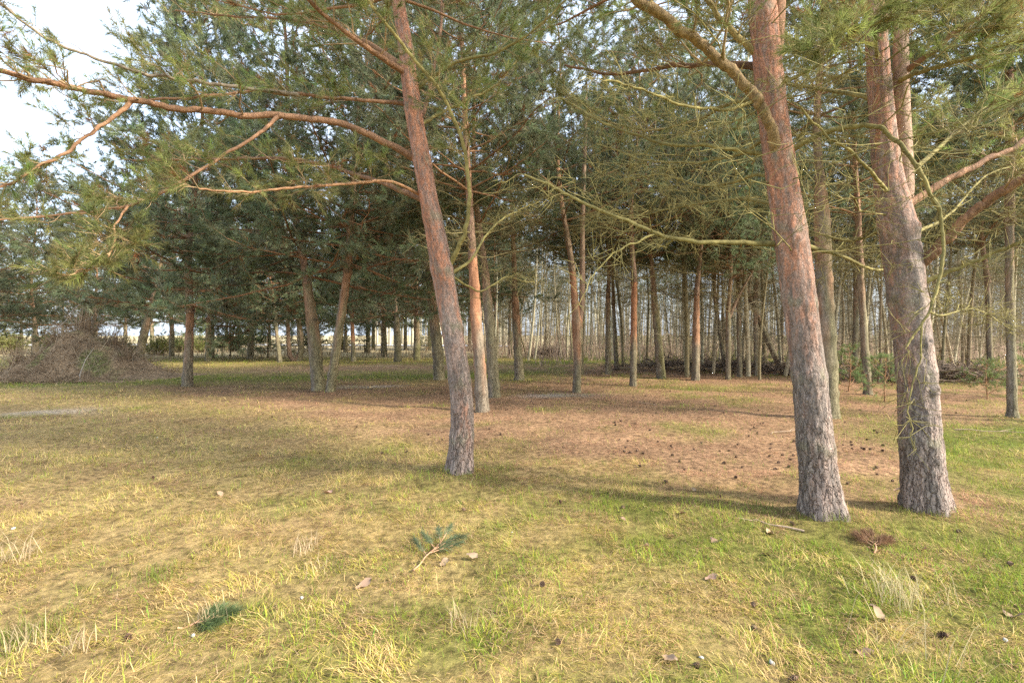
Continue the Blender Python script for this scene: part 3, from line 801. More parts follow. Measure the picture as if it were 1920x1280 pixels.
MIDS = [
    # label, trunk pixels, kind, crown base, height, extra
    ('sunlit-trunked pine just behind the leaning middle pine', [(905, 770, 25), (900, 690, 22), (893, 600, 21), (887, 500, 18), (886, 420, 16)], 'i', 3.2, 10.5, dict(red=1.0, moss=.1)),
    ('straight dull pine close behind the sunlit thin trunk', [(927, 744, 22), (922, 660, 20), (914, 560, 17), (908, 470, 15)], 'i', 3.0, 10.5, {}),
    ('mossy-footed pine standing alone right of the middle gap', [(974, 713, 18), (970, 640, 15), (966, 560, 14), (965, 480, 13)], 'i', 2.9, 11, dict(red=.5)),
    ('mossy curved pine half hidden left of the leaning trunk', [(824, 713, 20), (820, 650, 20), (813, 590, 19), (806, 520, 15)], 'd', 3.3, 12.5, {}),
    ('forked reddish pine with two stems splitting at chest height', [(1081, 736, 15), (1083, 680, 15), (1083, 615, 20), (1078, 560, 13), (1073, 480, 12), (1071, 430, 11)], 'i', 3.3, 10.5, dict(red=1.0, side=[(1085, 625, 10), (1091, 570, 11), (1092, 500, 10), (1092, 430, 9), (1094, 350, 8), (1098, 250, 6), (1100, 150, 3)])),
    ('slim pine directly behind the forked reddish pine', [(1089, 702, 10), (1090, 640, 9), (1092, 560, 8)], 'i', 3.0, 10, {}),
    ('slender red-barked straight pine left of the mossy thick one', [(1187, 724, 13), (1188, 650, 12), (1189, 560, 11), (1190, 450, 10)], 'i', 3.2, 10.5, dict(red=1.3)),
    ('mossy pine bending gently left behind the slender red pine', [(1240, 709, 17), (1234, 640, 14), (1227, 560, 12), (1222, 470, 10)], 'i', 3.0, 10.5, dict(moss=.8)),
    ('grey-green straight pine, left of a close pair', [(1140, 703, 11), (1140, 640, 10), (1138, 540, 9)], 'i', 3.0, 10.5, {}),
    ('thin straight pine, right of a close pair', [(1156, 692, 9), (1153, 630, 8), (1150, 540, 7)], 'i', 3.0, 10, {}),
    ('straight brown pine in front of the brushwood line', [(1304, 712, 15), (1305, 640, 14), (1305, 540, 13), (1305, 450, 11)], 'i', 3.0, 10.5, dict(red=.7, moss=.3)),
    ('slim dark pine beside the straight brown pine', [(1291, 695, 11), (1287, 620, 9), (1281, 520, 8)], 'i', 3.0, 10.5, dict(dark=.85)),
    ('short-boled pine with a wide fork at eye level', [(1365, 711, 10), (1366, 650, 10), (1365, 585, 9)], 'i', 2.4, 8.5, dict(side=[(1365, 600, 7), (1385, 555, 5), (1410, 510, 4), (1432, 470, 3)])),
    ('thin pine leaning left against the wide-forked pine', [(1360, 694, 9), (1352, 640, 8), (1340, 560, 7), (1330, 490, 6)], 'i', 3.2, 9.5, {}),
    ('upright grey pine left of the slanting stem', [(1387, 706, 10), (1386, 640, 9), (1384, 540, 8)], 'i', 3.0, 10, {}),
    ('upright thin pine crossing the slanting stem', [(1418, 704, 9), (1417, 640, 8), (1415, 540, 7)], 'i', 3.0, 10, {}),
    ('slanting pine stem leaning steeply left', [(1466, 692, 14), (1440, 640, 12), (1415, 580, 11), (1396, 535, 9), (1380, 495, 8)], 'i', 3.9, 9, {}),
    ('brown pine standing right behind the stout reddish pine', [(1556, 782, 38), (1553, 700, 36), (1549, 600, 34), (1544, 500, 33), (1540, 400, 31), (1538, 300, 29)], 'i', 4.4, 11, dict(red=.5, moss=.55)),
    ('mossy pine between the two big trunks', [(1628, 741, 17), (1622, 660, 16), (1616, 560, 14), (1610, 460, 12)], 'i', 3.3, 10.5, {}),
    ('slim dark pine just behind the mossy one between the big trunks', [(1603, 708, 10), (1603, 640, 10), (1605, 540, 9)], 'i', 3.3, 10, dict(dark=.85)),
    ('pine trunk at the edge of the picture right of the thickest pine', [(1898, 786, 23), (1897, 700, 20), (1893, 560, 18), (1893, 430, 17)], 'i', 3.6, 10.5, {}),
    ('dark thin pine between the thickest pine and the edge trunk', [(1858, 716, 13), (1855, 640, 12), (1852, 540, 11), (1850, 430, 10)], 'i', 3.3, 10, dict(dark=.8)),
    ('upright pine alone on the grass right of the brush mound', [(351, 723, 22), (354, 660, 18), (356, 600, 16), (356, 560, 15)], 'd', 2.35, 12.0, dict(red=.7, moss=.25)),
    ('curved dark pine at the end of the brush mound', [(260, 691, 17), (262, 665, 17), (268, 635, 18), (275, 605, 17), (276, 575, 15)], 'd', 2.5, 10, dict(dark=.75)),
    ('left stem of the two pines leaning apart from one spot', [(598, 730, 27), (594, 690, 25), (589, 630, 25), (581, 570, 21), (570, 500, 18), (566, 440, 17)], 'd', 3.1, 12.8, dict(red=.3, moss=.6)),
    ('right stem of the two pines leaning apart from one spot', [(619, 735, 18), (624, 700, 18), (633, 640, 17), (643, 570, 16), (652, 490, 14), (660, 420, 13)], 'd', 3.3, 12.5, dict(red=.6, moss=.6)),
    ('far pine trunk behind the lone upright pine', [(390, 677, 12), (391, 640, 11), (391, 610, 10)], 'd', 2.4, 10, {}),
    ('thin far pine touching the trunk behind the lone pine', [(399, 672, 7), (399, 640, 7), (399, 610, 6)], 'd', 2.6, 9, {}),
    ('thin crooked pine left of the stem looped like a hook', [(525, 680, 9), (522, 650, 8), (518, 615, 7), (512, 585, 6)], 'd', 2.6, 9, {}),
    ('far dark-footed pine with spreading branches, middle left', [(746, 679, 14), (746, 650, 13), (744, 610, 12)], 'd', 2.7, 10, dict(dark=.7)),
    ('far greyish pine left of the dark-footed pine', [(720, 668, 12), (720, 640, 11), (719, 610, 10)], 'd', 2.6, 10, {}),
    ('far mossy pine right of the dark-footed pine', [(782, 676, 13), (782, 640, 12), (781, 600, 11)], 'd', 2.7, 10.5, dict(moss=.8)),
    ('far pine trunk left of the leaning trunk edge', [(648, 660, 8), (648, 640, 8), (648, 600, 7)], 'd', 2.6, 10, dict(dark=.7)),
    ('pinkish thin far pine right of the leaning pair', [(663, 676, 9), (662, 640, 8), (660, 590, 7)], 'd', 2.9, 9.5, dict(red=1.0)),
    ('dark slim far pine left of the mossy-footed pine', [(957, 668, 8), (956, 630, 7), (955, 590, 6)], 'i', 2.9, 10, dict(dark=.7)),
    ('spreading dark pine behind the brush mound', [(66, 690, 16), (66, 650, 15), (66, 610, 14)], 'd', 1.9, 9.0, {}),
    ('low-branched dark pine behind the mound near the picture edge', [(-60, 700, 18), (-60, 650, 17), (-62, 610, 16)], 'd', 1.8, 8.8, {}),
    ('bushy pine between the mound and the curved dark pine', [(178, 676, 13), (178, 650, 12), (178, 620, 11)], 'd', 2.2, 10.6, {}),
    ('tall bushy pine behind the lone upright pine', [(322, 668, 11), (322, 640, 10), (322, 615, 9)], 'd', 2.4, 14, {}),
    ('broad pine filling the gap behind the leaning pair', [(470, 672, 13), (470, 640, 12), (469, 610, 11)], 'd', 2.0, 14, {}),
    ('pine far behind between the leaning pair and the dark-footed pine', [(690, 662, 9), (690, 640, 8), (690, 610, 8)], 'd', 2.6, 15, {}),
    ('pine in the far row behind the leaning middle pine', [(845, 668, 10), (845, 640, 9), (845, 610, 9)], 'd', 3.0, 12, {}),
    ('pine in the far row behind the straight dull pine', [(931, 672, 9), (931, 640, 8), (930, 600, 8)], 'i', 2.6, 11, {}),
    ('pine whose trunk stands just outside, its branches entering beside the edge trunk', [(2060, 800, 26), (2058, 700, 24), (2056, 560, 21)], 'i', 3.0, 10, {}),
    ('pine beyond the picture edge whose needles hang over the saplings', [(2010, 722, 16), (2010, 640, 15), (2010, 560, 14)], 'i', 3.0, 10, {}),
]
FAR_D = [(-10, 662, 10, 2.2, 9.5), (40, 657, 9, 2.4, 10), (118, 660, 9, 2.2, 10), (235, 657, 8, 2.6, 11), (285, 660, 9, 2.6, 10.5), (425, 656, 8, 2.4, 12), (505, 657, 8, 2.2, 12),
         (580, 656, 8, 2.4, 12.5), (640, 655, 7, 2.5, 12), (700, 656, 7, 2.6, 12.5), (760, 656, 7, 2.8, 12.5), (805, 657, 7, 2.8, 12), (880, 657, 7, 3.0, 12), (930, 656, 6, 3.0, 12)]
FAR_W = ['farthest towards the left picture edge', 'second from the left picture edge behind the mound', 'straight above the middle of the mound', 'above the right end of the mound', 'between the curved dark pine and the lone pine',
         'right of the lone upright pine', 'behind the pine with the hooked stem', 'behind the leaning pair, left stem', 'seen through the leaning pair', 'between the leaning pair and the dark-footed pine', 'right behind the dark-footed pine',
         'beside the mossy curved pine', 'behind the sunlit thin trunk', 'behind the straight dull pine']
YOUNG = [(432, 668, 1.0, 'low bushy young pine right of the trunks behind the lone pine'), (468, 666, 1.1, 'bluish young pine filling the low gap left of the hooked stem'), (502, 670, .8, 'small dark young pine left of the crooked thin pine'), (560, 664, 1.0, 'dark young pine behind the hooked stem'),
         (586, 663, .9, 'young pine peeping past the left leaning stem'), (684, 662, .7, 'young pine low behind the pinkish thin pine'), (800, 660, .7, 'young pine left of the leaning middle trunk')]
for px_, py_, s_, lab in YOUNG:
    MIDS.append((lab, [(px_, py_, 4), (px_, 650, 4), (px_, 635, 3.5)], 'd', .45, .45 + 3.6 * s_, dict(group='young pines at the far side of the clearing', name='young_pine')))
for (px_, py_, w_, cb, H), wh_ in zip(FAR_D, FAR_W):
    MIDS.append(('distant bushy pine ' + wh_, [(px_, py_, w_), (px_, 635, w_ * .95), (px_, 610, w_ * .9)], 'd', cb, H, dict(group='distant bushy pines closing the view')))
for lab, pxs, kind, cb, H, ex in MIDS:
    mid_pine(lab, pxs, kind, cb, H, **ex)

# the pine with a hooked, U-shaped stem
t = mid_pine('far pine with a second stem looping up like a hook', [(560, 677, 12), (565, 655, 12), (565, 635, 11), (560, 600, 10), (556, 570, 9)], 'd', 2.5, 9.5,
             side=[(562, 664, 11), (558, 674, 11), (550, 675, 10), (543, 666, 9), (541, 645, 8), (540, 610, 7), (539, 570, 6), (538, 520, 3)])

# ------------------------------------------------------------------ thin stand beyond
def thin_variant(seed):
    global rng
    keep, rng = rng, np.random.default_rng(seed)
    H = 10.0
    ph = rng.random(2) * 6; am = rng.uniform(.08, .25)
    ax = lambda z: np.array((am * (sin(z * .5 + ph[0]) - sin(ph[0])), am * (sin(z * .45 + ph[1]) - sin(ph[1])), z))
    st, mb = MB(), MB()
    zz = np.linspace(-.1, H, 26)
    pale = [(.50, .45, .30), (.26, .20, .12), (.40, .33, .21), (.24, .20, .11), (.46, .40, .26)][seed % 5]
    st.tubes(np.array([ax(z) for z in zz]), .065 * (1 - .85 * np.clip(zz, 0, 9.5) / H), 7, np.array(pale))
    whorls(mb, ax, 1.0, 6.6, .45, (2, 5), lambda z: 1.6, lambda z: .025, 'far', False, 14, 24, np.array((.25, .21, .13)), 1.0, .15)
    whorls(mb, ax, 5.2, H - .2, .55, (3, 4), lambda z: 1.5 * np.clip((H - z) / 4, .05, 1) ** .7, lambda z: .025, 'far', True, 12, 50, np.array((.27, .19, .11)), 1.0, .25)
    r = st.mesh('trunk', M_TWIG), mb.mesh('crown', [M_TWIG, M_NEEDLE])
    rng = keep
    return r


THIN = [thin_variant(300 + k) for k in range(5)]
spots = []
tries = 0
while len(spots) < 260 and tries < 9000:
    tries += 1
    y = rng.uniform(23, 62); pxx = rng.uniform(890, 2060)
    if y < 30 and pxx < 1150: continue
    x = (pxx - 960) / F * y
    if all((x - a) ** 2 + (y - b) ** 2 > .8 for a, b in spots): spots.append((x, y))
while len(spots) < 292:
    y = rng.uniform(16.5, 24); x = (rng.uniform(1260, 2000) - 960) / F * y
    if all((x - a) ** 2 + (y - b) ** 2 > .9 for a, b in spots): spots.append((x, y))
for k, (x, y) in enumerate(spots):
    t = thing('young_tree', (x, y, float(ground_h(x, y))), ('slender dark brown stem' if k % 5 in (1, 3) else 'slender pale stem') + ' in the crowded young stand behind the pines', 'tree', 'slender stems of the young stand')
    s = rng.uniform(.6, 1.4)
    t.rotation_euler = (rng.normal(0, .06), rng.normal(0, .06), rng.random() * 6.28)
    if k % 17 == 5: t.rotation_euler[1] = rng.choice([-1, 1]) * rng.uniform(.18, .4)
    t.scale = (s, s, s * rng.uniform(.9, 1.15))
    for nm, me in zip(('trunk', 'crown'), THIN[k % 5]): put(nm, me, t)

# far wood: stems and crowns beyond counting
mb = MB()
n = 620
y = rng.uniform(60, 110, n); x = (rng.uniform(700, 2150, n) - 960) / F * y; h = rng.uniform(7, 12, n)
P = np.stack([np.stack([x + rng.normal(0, .15, n) * q, y, h * q], -1) for q in (0, .33, .66, 1)], 1)
mb.tubes(P, np.linspace(.09, .02, 4) * rng.uniform(.7, 1.6, (n, 1)), 4, np.array((.48, .43, .30)) * rng.uniform(.5, 1.3, (n, 1)))
n = 2600
i = rng.integers(0, 620, n); q = rng.uniform(.15, 1, n)
d = unit(rng.normal(size=(n, 3)) * (1, 1, .5) + (0, 0, .3)); l = rng.uniform(.5, 1.6, n)
p0 = np.stack([np.interp(0, [0], [0]) + x[i], y[i], h[i] * q], -1)
mb.tubes(np.stack([p0, p0 + d * l[:, None] * .5, p0 + d * l[:, None] + rng.normal(0, .12, (n, 3))], 1), np.array([[.022, .016, .008]]) * np.ones((n, 1)), 3, np.array((.27, .22, .14)) * rng.uniform(.8, 1.2, (n, 1)))
up_ = q > .55
mb.needles((p0 + d * l[:, None])[up_], d[up_], .4, 7, .35, .06, np.array((.09, .12, .06)), 1)
tag(mb.build('distant_woodland', [M_TWIG, M_NEEDLE], kind='stuff'), 'far thicket of bare stems closing the view behind the young stand', 'woodland')

# reddish brown undergrowth at the foot of the stand
mb = MB()
n = 8000
y = rng.uniform(24, 60, n); x = (rng.uniform(860, 2080, n) - 960) / F * y
keep_ = (noise(x / 3, y / 3, 31) + .02 * (y - 30) > .42); x, y = x[keep_], y[keep_]; n = len(x)
h = rng.uniform(.5, 2.0, n) * (.5 + noise(x / 2, y / 2, 33)); ln = rng.normal(0, .18, (n, 2))
P = np.stack([np.stack([x + ln[:, 0] * q * h + rng.normal(0, .03, n), y + ln[:, 1] * q * h, h * q + ground_h(x, y) - .02], -1) for q in (0, .5, 1)], 1)
mb.tubes(P, np.array([[.011, .008, .003]]) * rng.uniform(.7, 1.5, (n, 1)), 3, np.array((.42, .30, .22)) * rng.uniform(.6, 1.4, (n, 1)))
tag(mb.build('undergrowth', M_TWIG, kind='stuff'), 'reddish brown bare undergrowth between the slender stems', 'undergrowth')

# bright bushes and weeds on the meadow at the left
mb = None


def bush_mesh(seed, col, r=1.0, h=1.4, ntw=90):
    global rng
    keep, rng = rng, np.random.default_rng(seed)
    st, m = MB(), MB()
    a = rng.random(ntw) * 2 * pi; el = rng.uniform(.35, 1.45, ntw); l = rng.uniform(.5, 1, ntw) * h
    d = np.stack([np.cos(a) * np.cos(el) * r, np.sin(a) * np.cos(el) * r, np.sin(el)], -1)
    b = rng.normal(0, .12, (ntw, 3)) * (1, 1, 0)
    w = rng.normal(0, .1, (ntw, 3))
    P = np.stack([b, b + d * l[:, None] * .4 + w * .5, b + d * l[:, None] * .75 + w, b + d * l[:, None]], 1)
    st.tubes(P, np.array([[.014, .011, .007, .003]]) * np.ones((ntw, 1)), 4, np.array((.29, .20, .12)) * rng.uniform(.7, 1.3, (ntw, 1)))
    k = 9; i = np.repeat(np.arange(ntw), k); q = rng.uniform(.3, 1, ntw * k)[:, None]
    p = b[i] + d[i] * l[i][:, None] * q + rng.normal(0, .10, (ntw * k, 3))
    if col is not None:
        m.needles(p, unit(d[i] + rng.normal(0, .6, d[i].shape)), .15, 9, .10, .030, np.asarray(col) * rng.uniform(.7, 1.3, (len(p), 1)), 0)
    r = st.mesh('stems', M_TWIG), (m.mesh('foliage', M_NEEDLE) if col is not None else None)
    rng = keep
    return r


def place_bush(meshes, p, s, label, cat, group, name):
    t = thing(name, p, label, cat, group)
    t.rotation_euler = (0, 0, rng.random() * 6.28); t.scale = (s, s, s)
    put('stems', meshes[0], t)
    if meshes[1]: put('foliage', meshes[1], t)


LEAFY = [bush_mesh(400 + k, c) for k, c in enumerate(((.21, .23, .07), (.17, .21, .075), (.27, .25, .09)))]
for k, (px_, d, s, lab) in enumerate([
    (150, 34, 1.2, 'yellow-green bush right behind the crest of the brush mound'), (205, 30, 1.0, 'low green bush left of the curved dark pine'),
    (225, 33, 1.1, 'bushy green shrub against the pale track'), (300, 38, 1.3, 'sunny bush between the curved dark pine and the lone pine'),
    (335, 45, 1.3, 'far sunny bush left of the lone pine trunk'), (15, 40, 1.6, 'pale bush on the bright meadow at the picture edge'),
    (375, 44, 1.4, 'far bush right of the lone pine trunk'), (430, 50, 1.5, 'far bush in the bright gap right of the lone pine'),
    (640, 52, 1.3, 'far bush in the bright gap between the leaning pair'), (95, 46, 1.6, 'tall far bush above the mound crest')]):
    x = (px_ - 960) / F * d
    place_bush(LEAFY[k % 3], (x, d, float(ground_h(x, d))), s, lab, 'bush', 'bushes on the bright meadow', 'bush')

mb = MB()
n = 9000
y = rng.uniform(30, 75, n); x = (rng.uniform(-120, 830, n) - 960) / F * y
kp = noise(x / 3, y / 3, 51) > .35; x, y = x[kp], y[kp]; n = len(x)
h = rng.uniform(.25, .9, n) * (.4 + noise(x / 2, y / 2, 53)); a = rng.random(n) * 6.28; z = ground_h(x, y)
b_ = np.stack([x, y, z - .02], -1); e_ = b_ + np.stack([np.cos(a) * .3 * h, np.sin(a) * .3 * h, h], -1); w_ = np.stack([np.cos(a + 1.6), np.sin(a + 1.6), 0 * a], -1) * .02
mb.add(np.stack([b_ - w_, b_ + w_, e_], 1), np.arange(3 * n).reshape(-1, 3), np.repeat(np.array((.44, .34, .21)) * rng.uniform(.5, 1.2, (n, 1)), 3, 0), 0, False)
tag(mb.build('meadow_grass', M_GRASS, kind='stuff'), 'pale dry grass standing on the bright meadow behind the mound', 'grass')

# low young pines on the right
SAP = []
for sd_ in (501, 502):
    keep, rng = rng, np.random.default_rng(sd_)
    m, st = MB(), MB()
    ax = lambda z: np.array((.03 * sin(3 * z), .02 * cos(4 * z), z))
    zz = np.linspace(-.05, 1.3, 9)
    st.tubes(np.array([ax(z) for z in zz]), np.linspace(.02, .005, 9), 6, LIVE_WOOD)
    whorls(m, ax, .15, 1.25, .24, (3, 4), lambda z: .8 * (1.35 - z), lambda z: .02, dict(SPEC['mid'], sub_m=9, shoots=4, shoot=(.06, .14), k=20, nl=.08, nw=.005, col=(.17, .22, .08)), True, 18, 45)
    SAP.append((st.mesh('trunk', M_TWIG), m.mesh('crown', [M_TWIG, M_NEEDLE])))
    rng = keep
for k, (px_, py_, s, lab) in enumerate([(1592, 735, .9, 'small green pine sapling just right of the stout reddish pine'), (1660, 752, .8, 'small pine sapling in front of the mossy pine between the big trunks'),
                                        (1850, 748, .7, 'low pine sapling left of the edge trunk'), (1932, 745, 1.0, 'pine sapling cut by the picture edge')]):
    p = on_ground(px_, py_)
    t = thing('pine_sapling', p, lab, 'sapling', 'pine saplings under the trees on the right')
    t.rotation_euler = (0, 0, k * 1.9); t.scale = (s, s, s)
    for nm, me in zip(('trunk', 'crown'), SAP[k % 2]): put(nm, me, t)

# ------------------------------------------------------------------ brush mound
MP = on_ground(62, 718)
MP[1] += 2.0


def mound_h(u, v):
    r = np.hypot(u / 2.5, v / 2.0)
    h = 2.0 * np.clip(1 - r, 0, 1) ** 1.15 * (.75 + .5 * fbm(u * .9 + 3, v * .9, 41, 3))
    return h + .22 * np.exp(-((u - 2.1) / .8) ** 2 - (v / 1.2) ** 2) + .25 * np.exp(-((u + 2.2) / .8) ** 2 - ((v + .4) / 1.0) ** 2)


t = thing('brush_mound', MP, 'brown heap of earth and dry brushwood rising at the meadow edge', 'mound')
mb = MB()
gu, gv = np.meshgrid(np.linspace(-4.4, 4.6, 130), np.linspace(-2.8, 2.8, 80))
hh = mound_h(gu, gv); edge = np.maximum(np.abs(gu) / 4.3, np.abs(gv) / 2.7)
hh = hh + .09 * (fbm(gu * 5, gv * 5, 43, 3) - .5) - .25 * sstep(edge, .7, 1)
cc = np.array((.26, .175, .10)) * (.6 + .8 * fbm(gu * 2, gv * 2, 44, 3))[..., None]
mo = sstep(fbm(gu * 1.1, gv * 1.1, 46, 3), .55, .72)[..., None]
cc = cc * (1 - mo) + np.array((.17, .17, .06)) * mo
j, i = np.meshgrid(np.arange(79), np.arange(129), indexing='ij')
mb.add(np.stack([gu, gv, hh], -1), np.stack([j * 130 + i, j * 130 + i + 1, (j + 1) * 130 + i + 1, (j + 1) * 130 + i], -1).reshape(-1, 4), cc.reshape(-1, 3))
mb.build('earth_heap', M_GROUND, t)


def brush(mb, n, us, vs_, hf, lmin, lmax, elmax, col, r=.008):
    u, v = us(n), vs_(n); h = hf(u, v)
    a = rng.random(n) * 2 * pi; el = np.abs(rng.normal(0, elmax, n)); l = rng.uniform(lmin, lmax, n)
    d = np.stack([np.cos(a) * np.cos(el), np.sin(a) * np.cos(el), np.sin(el)], -1)
    p = np.stack([u, v, h + rng.uniform(-.05, .12, n)], -1)
    q = p + d * l[:, None]; w = rng.normal(0, .12, (n, 3)) * l[:, None]
    lowz = hf(q[:, 0], q[:, 1]); q[:, 2] = np.maximum(q[:, 2], lowz - .02)
    mb.tubes(np.stack([p, (p * 2 + q) / 3 + w * .6, (p + q * 2) / 3 + w, q], 1), r * rng.uniform(.5, 1.4, (n, 1)) * np.array([[1, .85, .6, .3]]), 3, np.asarray(col) * rng.uniform(.5, 1.5, (n, 1)))


mb = MB()
brush(mb, 2600, lambda n: rng.normal(0, 1.15, n), lambda n: rng.uniform(-2.4, 2.0, n), mound_h, .15, .55, .4, (.31, .22, .135), .008)
brush(mb, 500, lambda n: rng.normal(0, 1.2, n), lambda n: rng.uniform(-2, 1.5, n), mound_h, .4, 1.2, .8, (.38, .29, .19), .006)
o = mb.build('brushwood', M_TWIG, t); o['kind'] = 'stuff'
DRY = [bush_mesh(420 + k, None, .55, 1.3, 60) for k in range(2)]
for k, (du, dv, s, lab) in enumerate([(-.9, -.2, .9, 'bare twiggy shrub on the left of the mound crest'), (.1, -.1, 1.0, 'bare pale shrub on top of the mound'), (.9, .1, .9, 'bare shrub right of the mound crest'),
                                      (1.7, -.3, .6, 'dry shrub low on the right flank of the mound'), (-1.8, -.6, .75, 'dry shrub on the left flank of the mound')]):
    p = MP + np.array((du, dv, float(mound_h(du, dv)) - .1))
    place_bush(DRY[k % 2], p, s, lab, 'shrub', 'bare shrubs on the mound', 'dry_shrub')

# leaning bare sticks on the mound
for k, (x0, y0, x1, y1, lab) in enumerate([(150, 702, 176, 652, 'pale bare stick leaning out of the right flank of the mound'), (108, 615, 142, 578, 'grey forked stick poking from the top of the mound')]):
    p0, p1 = at(x0, y0, MP[1] - 1.9 + k * 1.5), at(x1, y1, MP[1] - 1.7 + k * 1.5)
    mb = MB(); w = rng.normal(0, .05, 3)
    mb.tubes(np.array([p0 - (0, 0, .2), p0, (p0 + p1) / 2 + w, p1]) - p0, np.array((.02, .018, .014, .008)), 6, (.42, .36, .29))
    if k: mb.tubes(np.array([(p0 + p1) / 2 + w, (p0 + p1) / 2 + (.25, 0, .35), p1 + (.35, 0, .25)]) - p0, np.array((.012, .009, .004)), 5, (.42, .36, .29))
    tag(mb.build('dry_stick', M_TWIG, None, p0), lab, 'stick')

# brushwood heaps in front of the young stand
for px_, py_, w_, h_, n_, lab in [(1030, 668, 1.7, .5, 420, 'low brushwood heap behind the mossy-footed pine'), (1262, 694, 3.2, .3, 420, 'dark brushwood heap behind the mossy bent pine'),
                                  (1395, 697, 2.6, .35, 450, 'dark brushwood heap behind the wide-forked pine'), (1520, 702, 1.6, .35, 420, 'brushwood heap at the foot of the slanting stem'), (1690, 712, 2.4, .4, 520, 'brushwood heap glimpsed behind the thickest pine'), (1800, 716, 2.0, .4, 420, 'brushwood heap right of the thickest pine')]:
    p = on_ground(px_, py_)
    mb = MB()
    hf = lambda u, v: h_ * np.clip(1 - np.hypot(u / w_, v / 1.0), 0, 1) * .8
    brush(mb, n_, lambda n: rng.normal(0, w_ * .45, n), lambda n: rng.normal(0, .45, n), hf, .3, 1.3, .35, (.20, .15, .11), .014)
    tag(mb.build('brushwood_heap', M_TWIG, None, p), lab, 'brushwood', 'brushwood heaps along the stand')

# ------------------------------------------------------------------ grass, straw and needle litter
def scatter(n, y0, y1, dens):
    """points over the visible ground, density dens(y) per square metre up to n"""
    ys = np.linspace(y0, y1, 400); wdt = 2 * (ys * 1.04 + 1.2); pdf = dens(ys) * wdt
    tot = np.trapezoid(pdf, ys) if hasattr(np, 'trapezoid') else np.trapz(pdf, ys)
    n = min(n, int(tot))
    cdf = np.cumsum(pdf); cdf /= cdf[-1]
    y = np.interp(rng.random(n), cdf, ys); x = rng.uniform(-1, 1, n) * (y * 1.04 + 1.2)
    return x, y


def blades(mb, x, y, az, el, l, w, col, bend, bent=True):
    n = len(x)
    z = ground_h(x, y) - .004
    p = np.stack([x, y, z], -1); h = np.stack([np.cos(az), np.sin(az)], -1)
    sd_ = np.stack([-np.sin(az), np.cos(az), np.zeros(n)], -1) * (w / 2)[:, None]
    d1 = np.concatenate([h * np.cos(el)[:, None], np.sin(el)[:, None]], 1)
    el2 = el - bend; d2 = np.concatenate([h * np.cos(el2)[:, None], np.sin(el2)[:, None]], 1)
    if bent:
        m = p + d1 * (l * .55)[:, None]; e = m + d2 * (l * .45)[:, None]
        e[:, 2] = np.maximum(e[:, 2], ground_h(e[:, 0], e[:, 1]) + .004)
        V = np.stack([p - sd_, p + sd_, m + sd_ * .8, m - sd_ * .8, e], 1).reshape(-1, 3)
        b = np.arange(n)[:, None] * 5
        c = np.repeat(col, 5, 0)
        o = mb.n
        mb.add(V, b + np.array([[0, 1, 2, 3]]), c, 0, False)
        mb.f.append((o + b + np.array([[3, 2, 4]]), 0, False))
    else:
        e = p + d1 * l[:, None]
        V = np.stack([p - sd_, p + sd_, e], 1).reshape(-1, 3)
        mb.add(V, np.arange(3 * n).reshape(-1, 3), np.repeat(col, 3, 0), 0, False)


mb, ml = MB(), MB()
for y0, y1, N_, den, bent in ((1.5, 3.5, 120000, lambda y: 5200 + 0 * y, True), (3.5, 6.5, 190000, lambda y: 6200 * (3.5 / y) ** 1.5, False), (6.5, 32, 190000, lambda y: 4300 * (3.2 / y) ** 1.5, False)):
    x, y = scatter(N_, y0, y1, den)
    g, lit, sand, mead = zones(x, y)
    g = g * .82 * (.4 + .6 * sstep(noise(x * 4, y * 4, 61), .3, .65))
    r = rng.random(len(x))
    isl = rng.random(len(x)) < lit * .93
    bare = rng.random(len(x)) < sand
    far = np.maximum(1, y / 5.0) * (.85 if y1 < 7 else 1)
    for sel, kind in ((~isl & ~bare & (r < g), 'g'), (~isl & ~bare & (r >= g), 's')):
        xx, yy, ff = x[sel], y[sel], far[sel]; n = len(xx)
        if kind == 'g':
            az = rng.random(n) * 2 * pi; el = rng.uniform(.5, 1.4, n); l = rng.uniform(.03, .085, n) * np.minimum(ff, 1.3); w = .0034 * ff
            c = np.array((.245, .30, .034)) * rng.uniform(.45, 1.5, (n, 1)) * (1 + .35 * rng.normal(0, 1, (n, 1)) * np.array([[.5, 0, 0]]))
        else:
            az = noise(xx * 1.7, yy * 1.7, 70) * 9 + rng.normal(0, .9, n); el = np.abs(rng.normal(.18, .28, n)); l = rng.uniform(.04, .125, n) * np.minimum(ff, 1.2); w = .0036 * ff
            c = np.array((.63, .43, .19)) * rng.uniform(.4, 1.35, (n, 1)); yl = rng.random(n) < .4
            c[yl] = np.array((.40, .34, .075)) * rng.uniform(.7, 1.2, (yl.sum(), 1))
        cl = noise(xx * 7, yy * 7, 63); c = c * (.5 + .6 * cl + .5 * noise(xx * 19, yy * 19, 64))[:, None]; l = l * (.55 + 1.0 * cl)
        blades(mb, xx, yy, az, el, l, w, np.clip(c, .01, .9), rng.uniform(.1, .9, n), bent)
    sel = isl & ~bare
    xx, yy, ff = x[sel], y[sel], far[sel]; n = len(xx)
    c = np.array((.355, .205, .105)) * rng.uniform(.4, 1.6, (n, 1)) * (.25 + .8 * noise(xx * 6, yy * 6, 65) + .75 * noise(xx * 15, yy * 15, 66))[:, None]
    pale = rng.random(n) < .16 * sstep(noise(xx * 2, yy * 2, 67), .35, .7); c[pale] = np.array((.47, .32, .18)) * rng.uniform(.7, 1.2, (pale.sum(), 1))
    blades(ml, xx, yy, rng.random(n) * 2 * pi, rng.uniform(0, .22, n), rng.uniform(.05, .10, n) * ff ** .6, .003 * ff, np.clip(c, 0, .9), np.zeros(n), False)
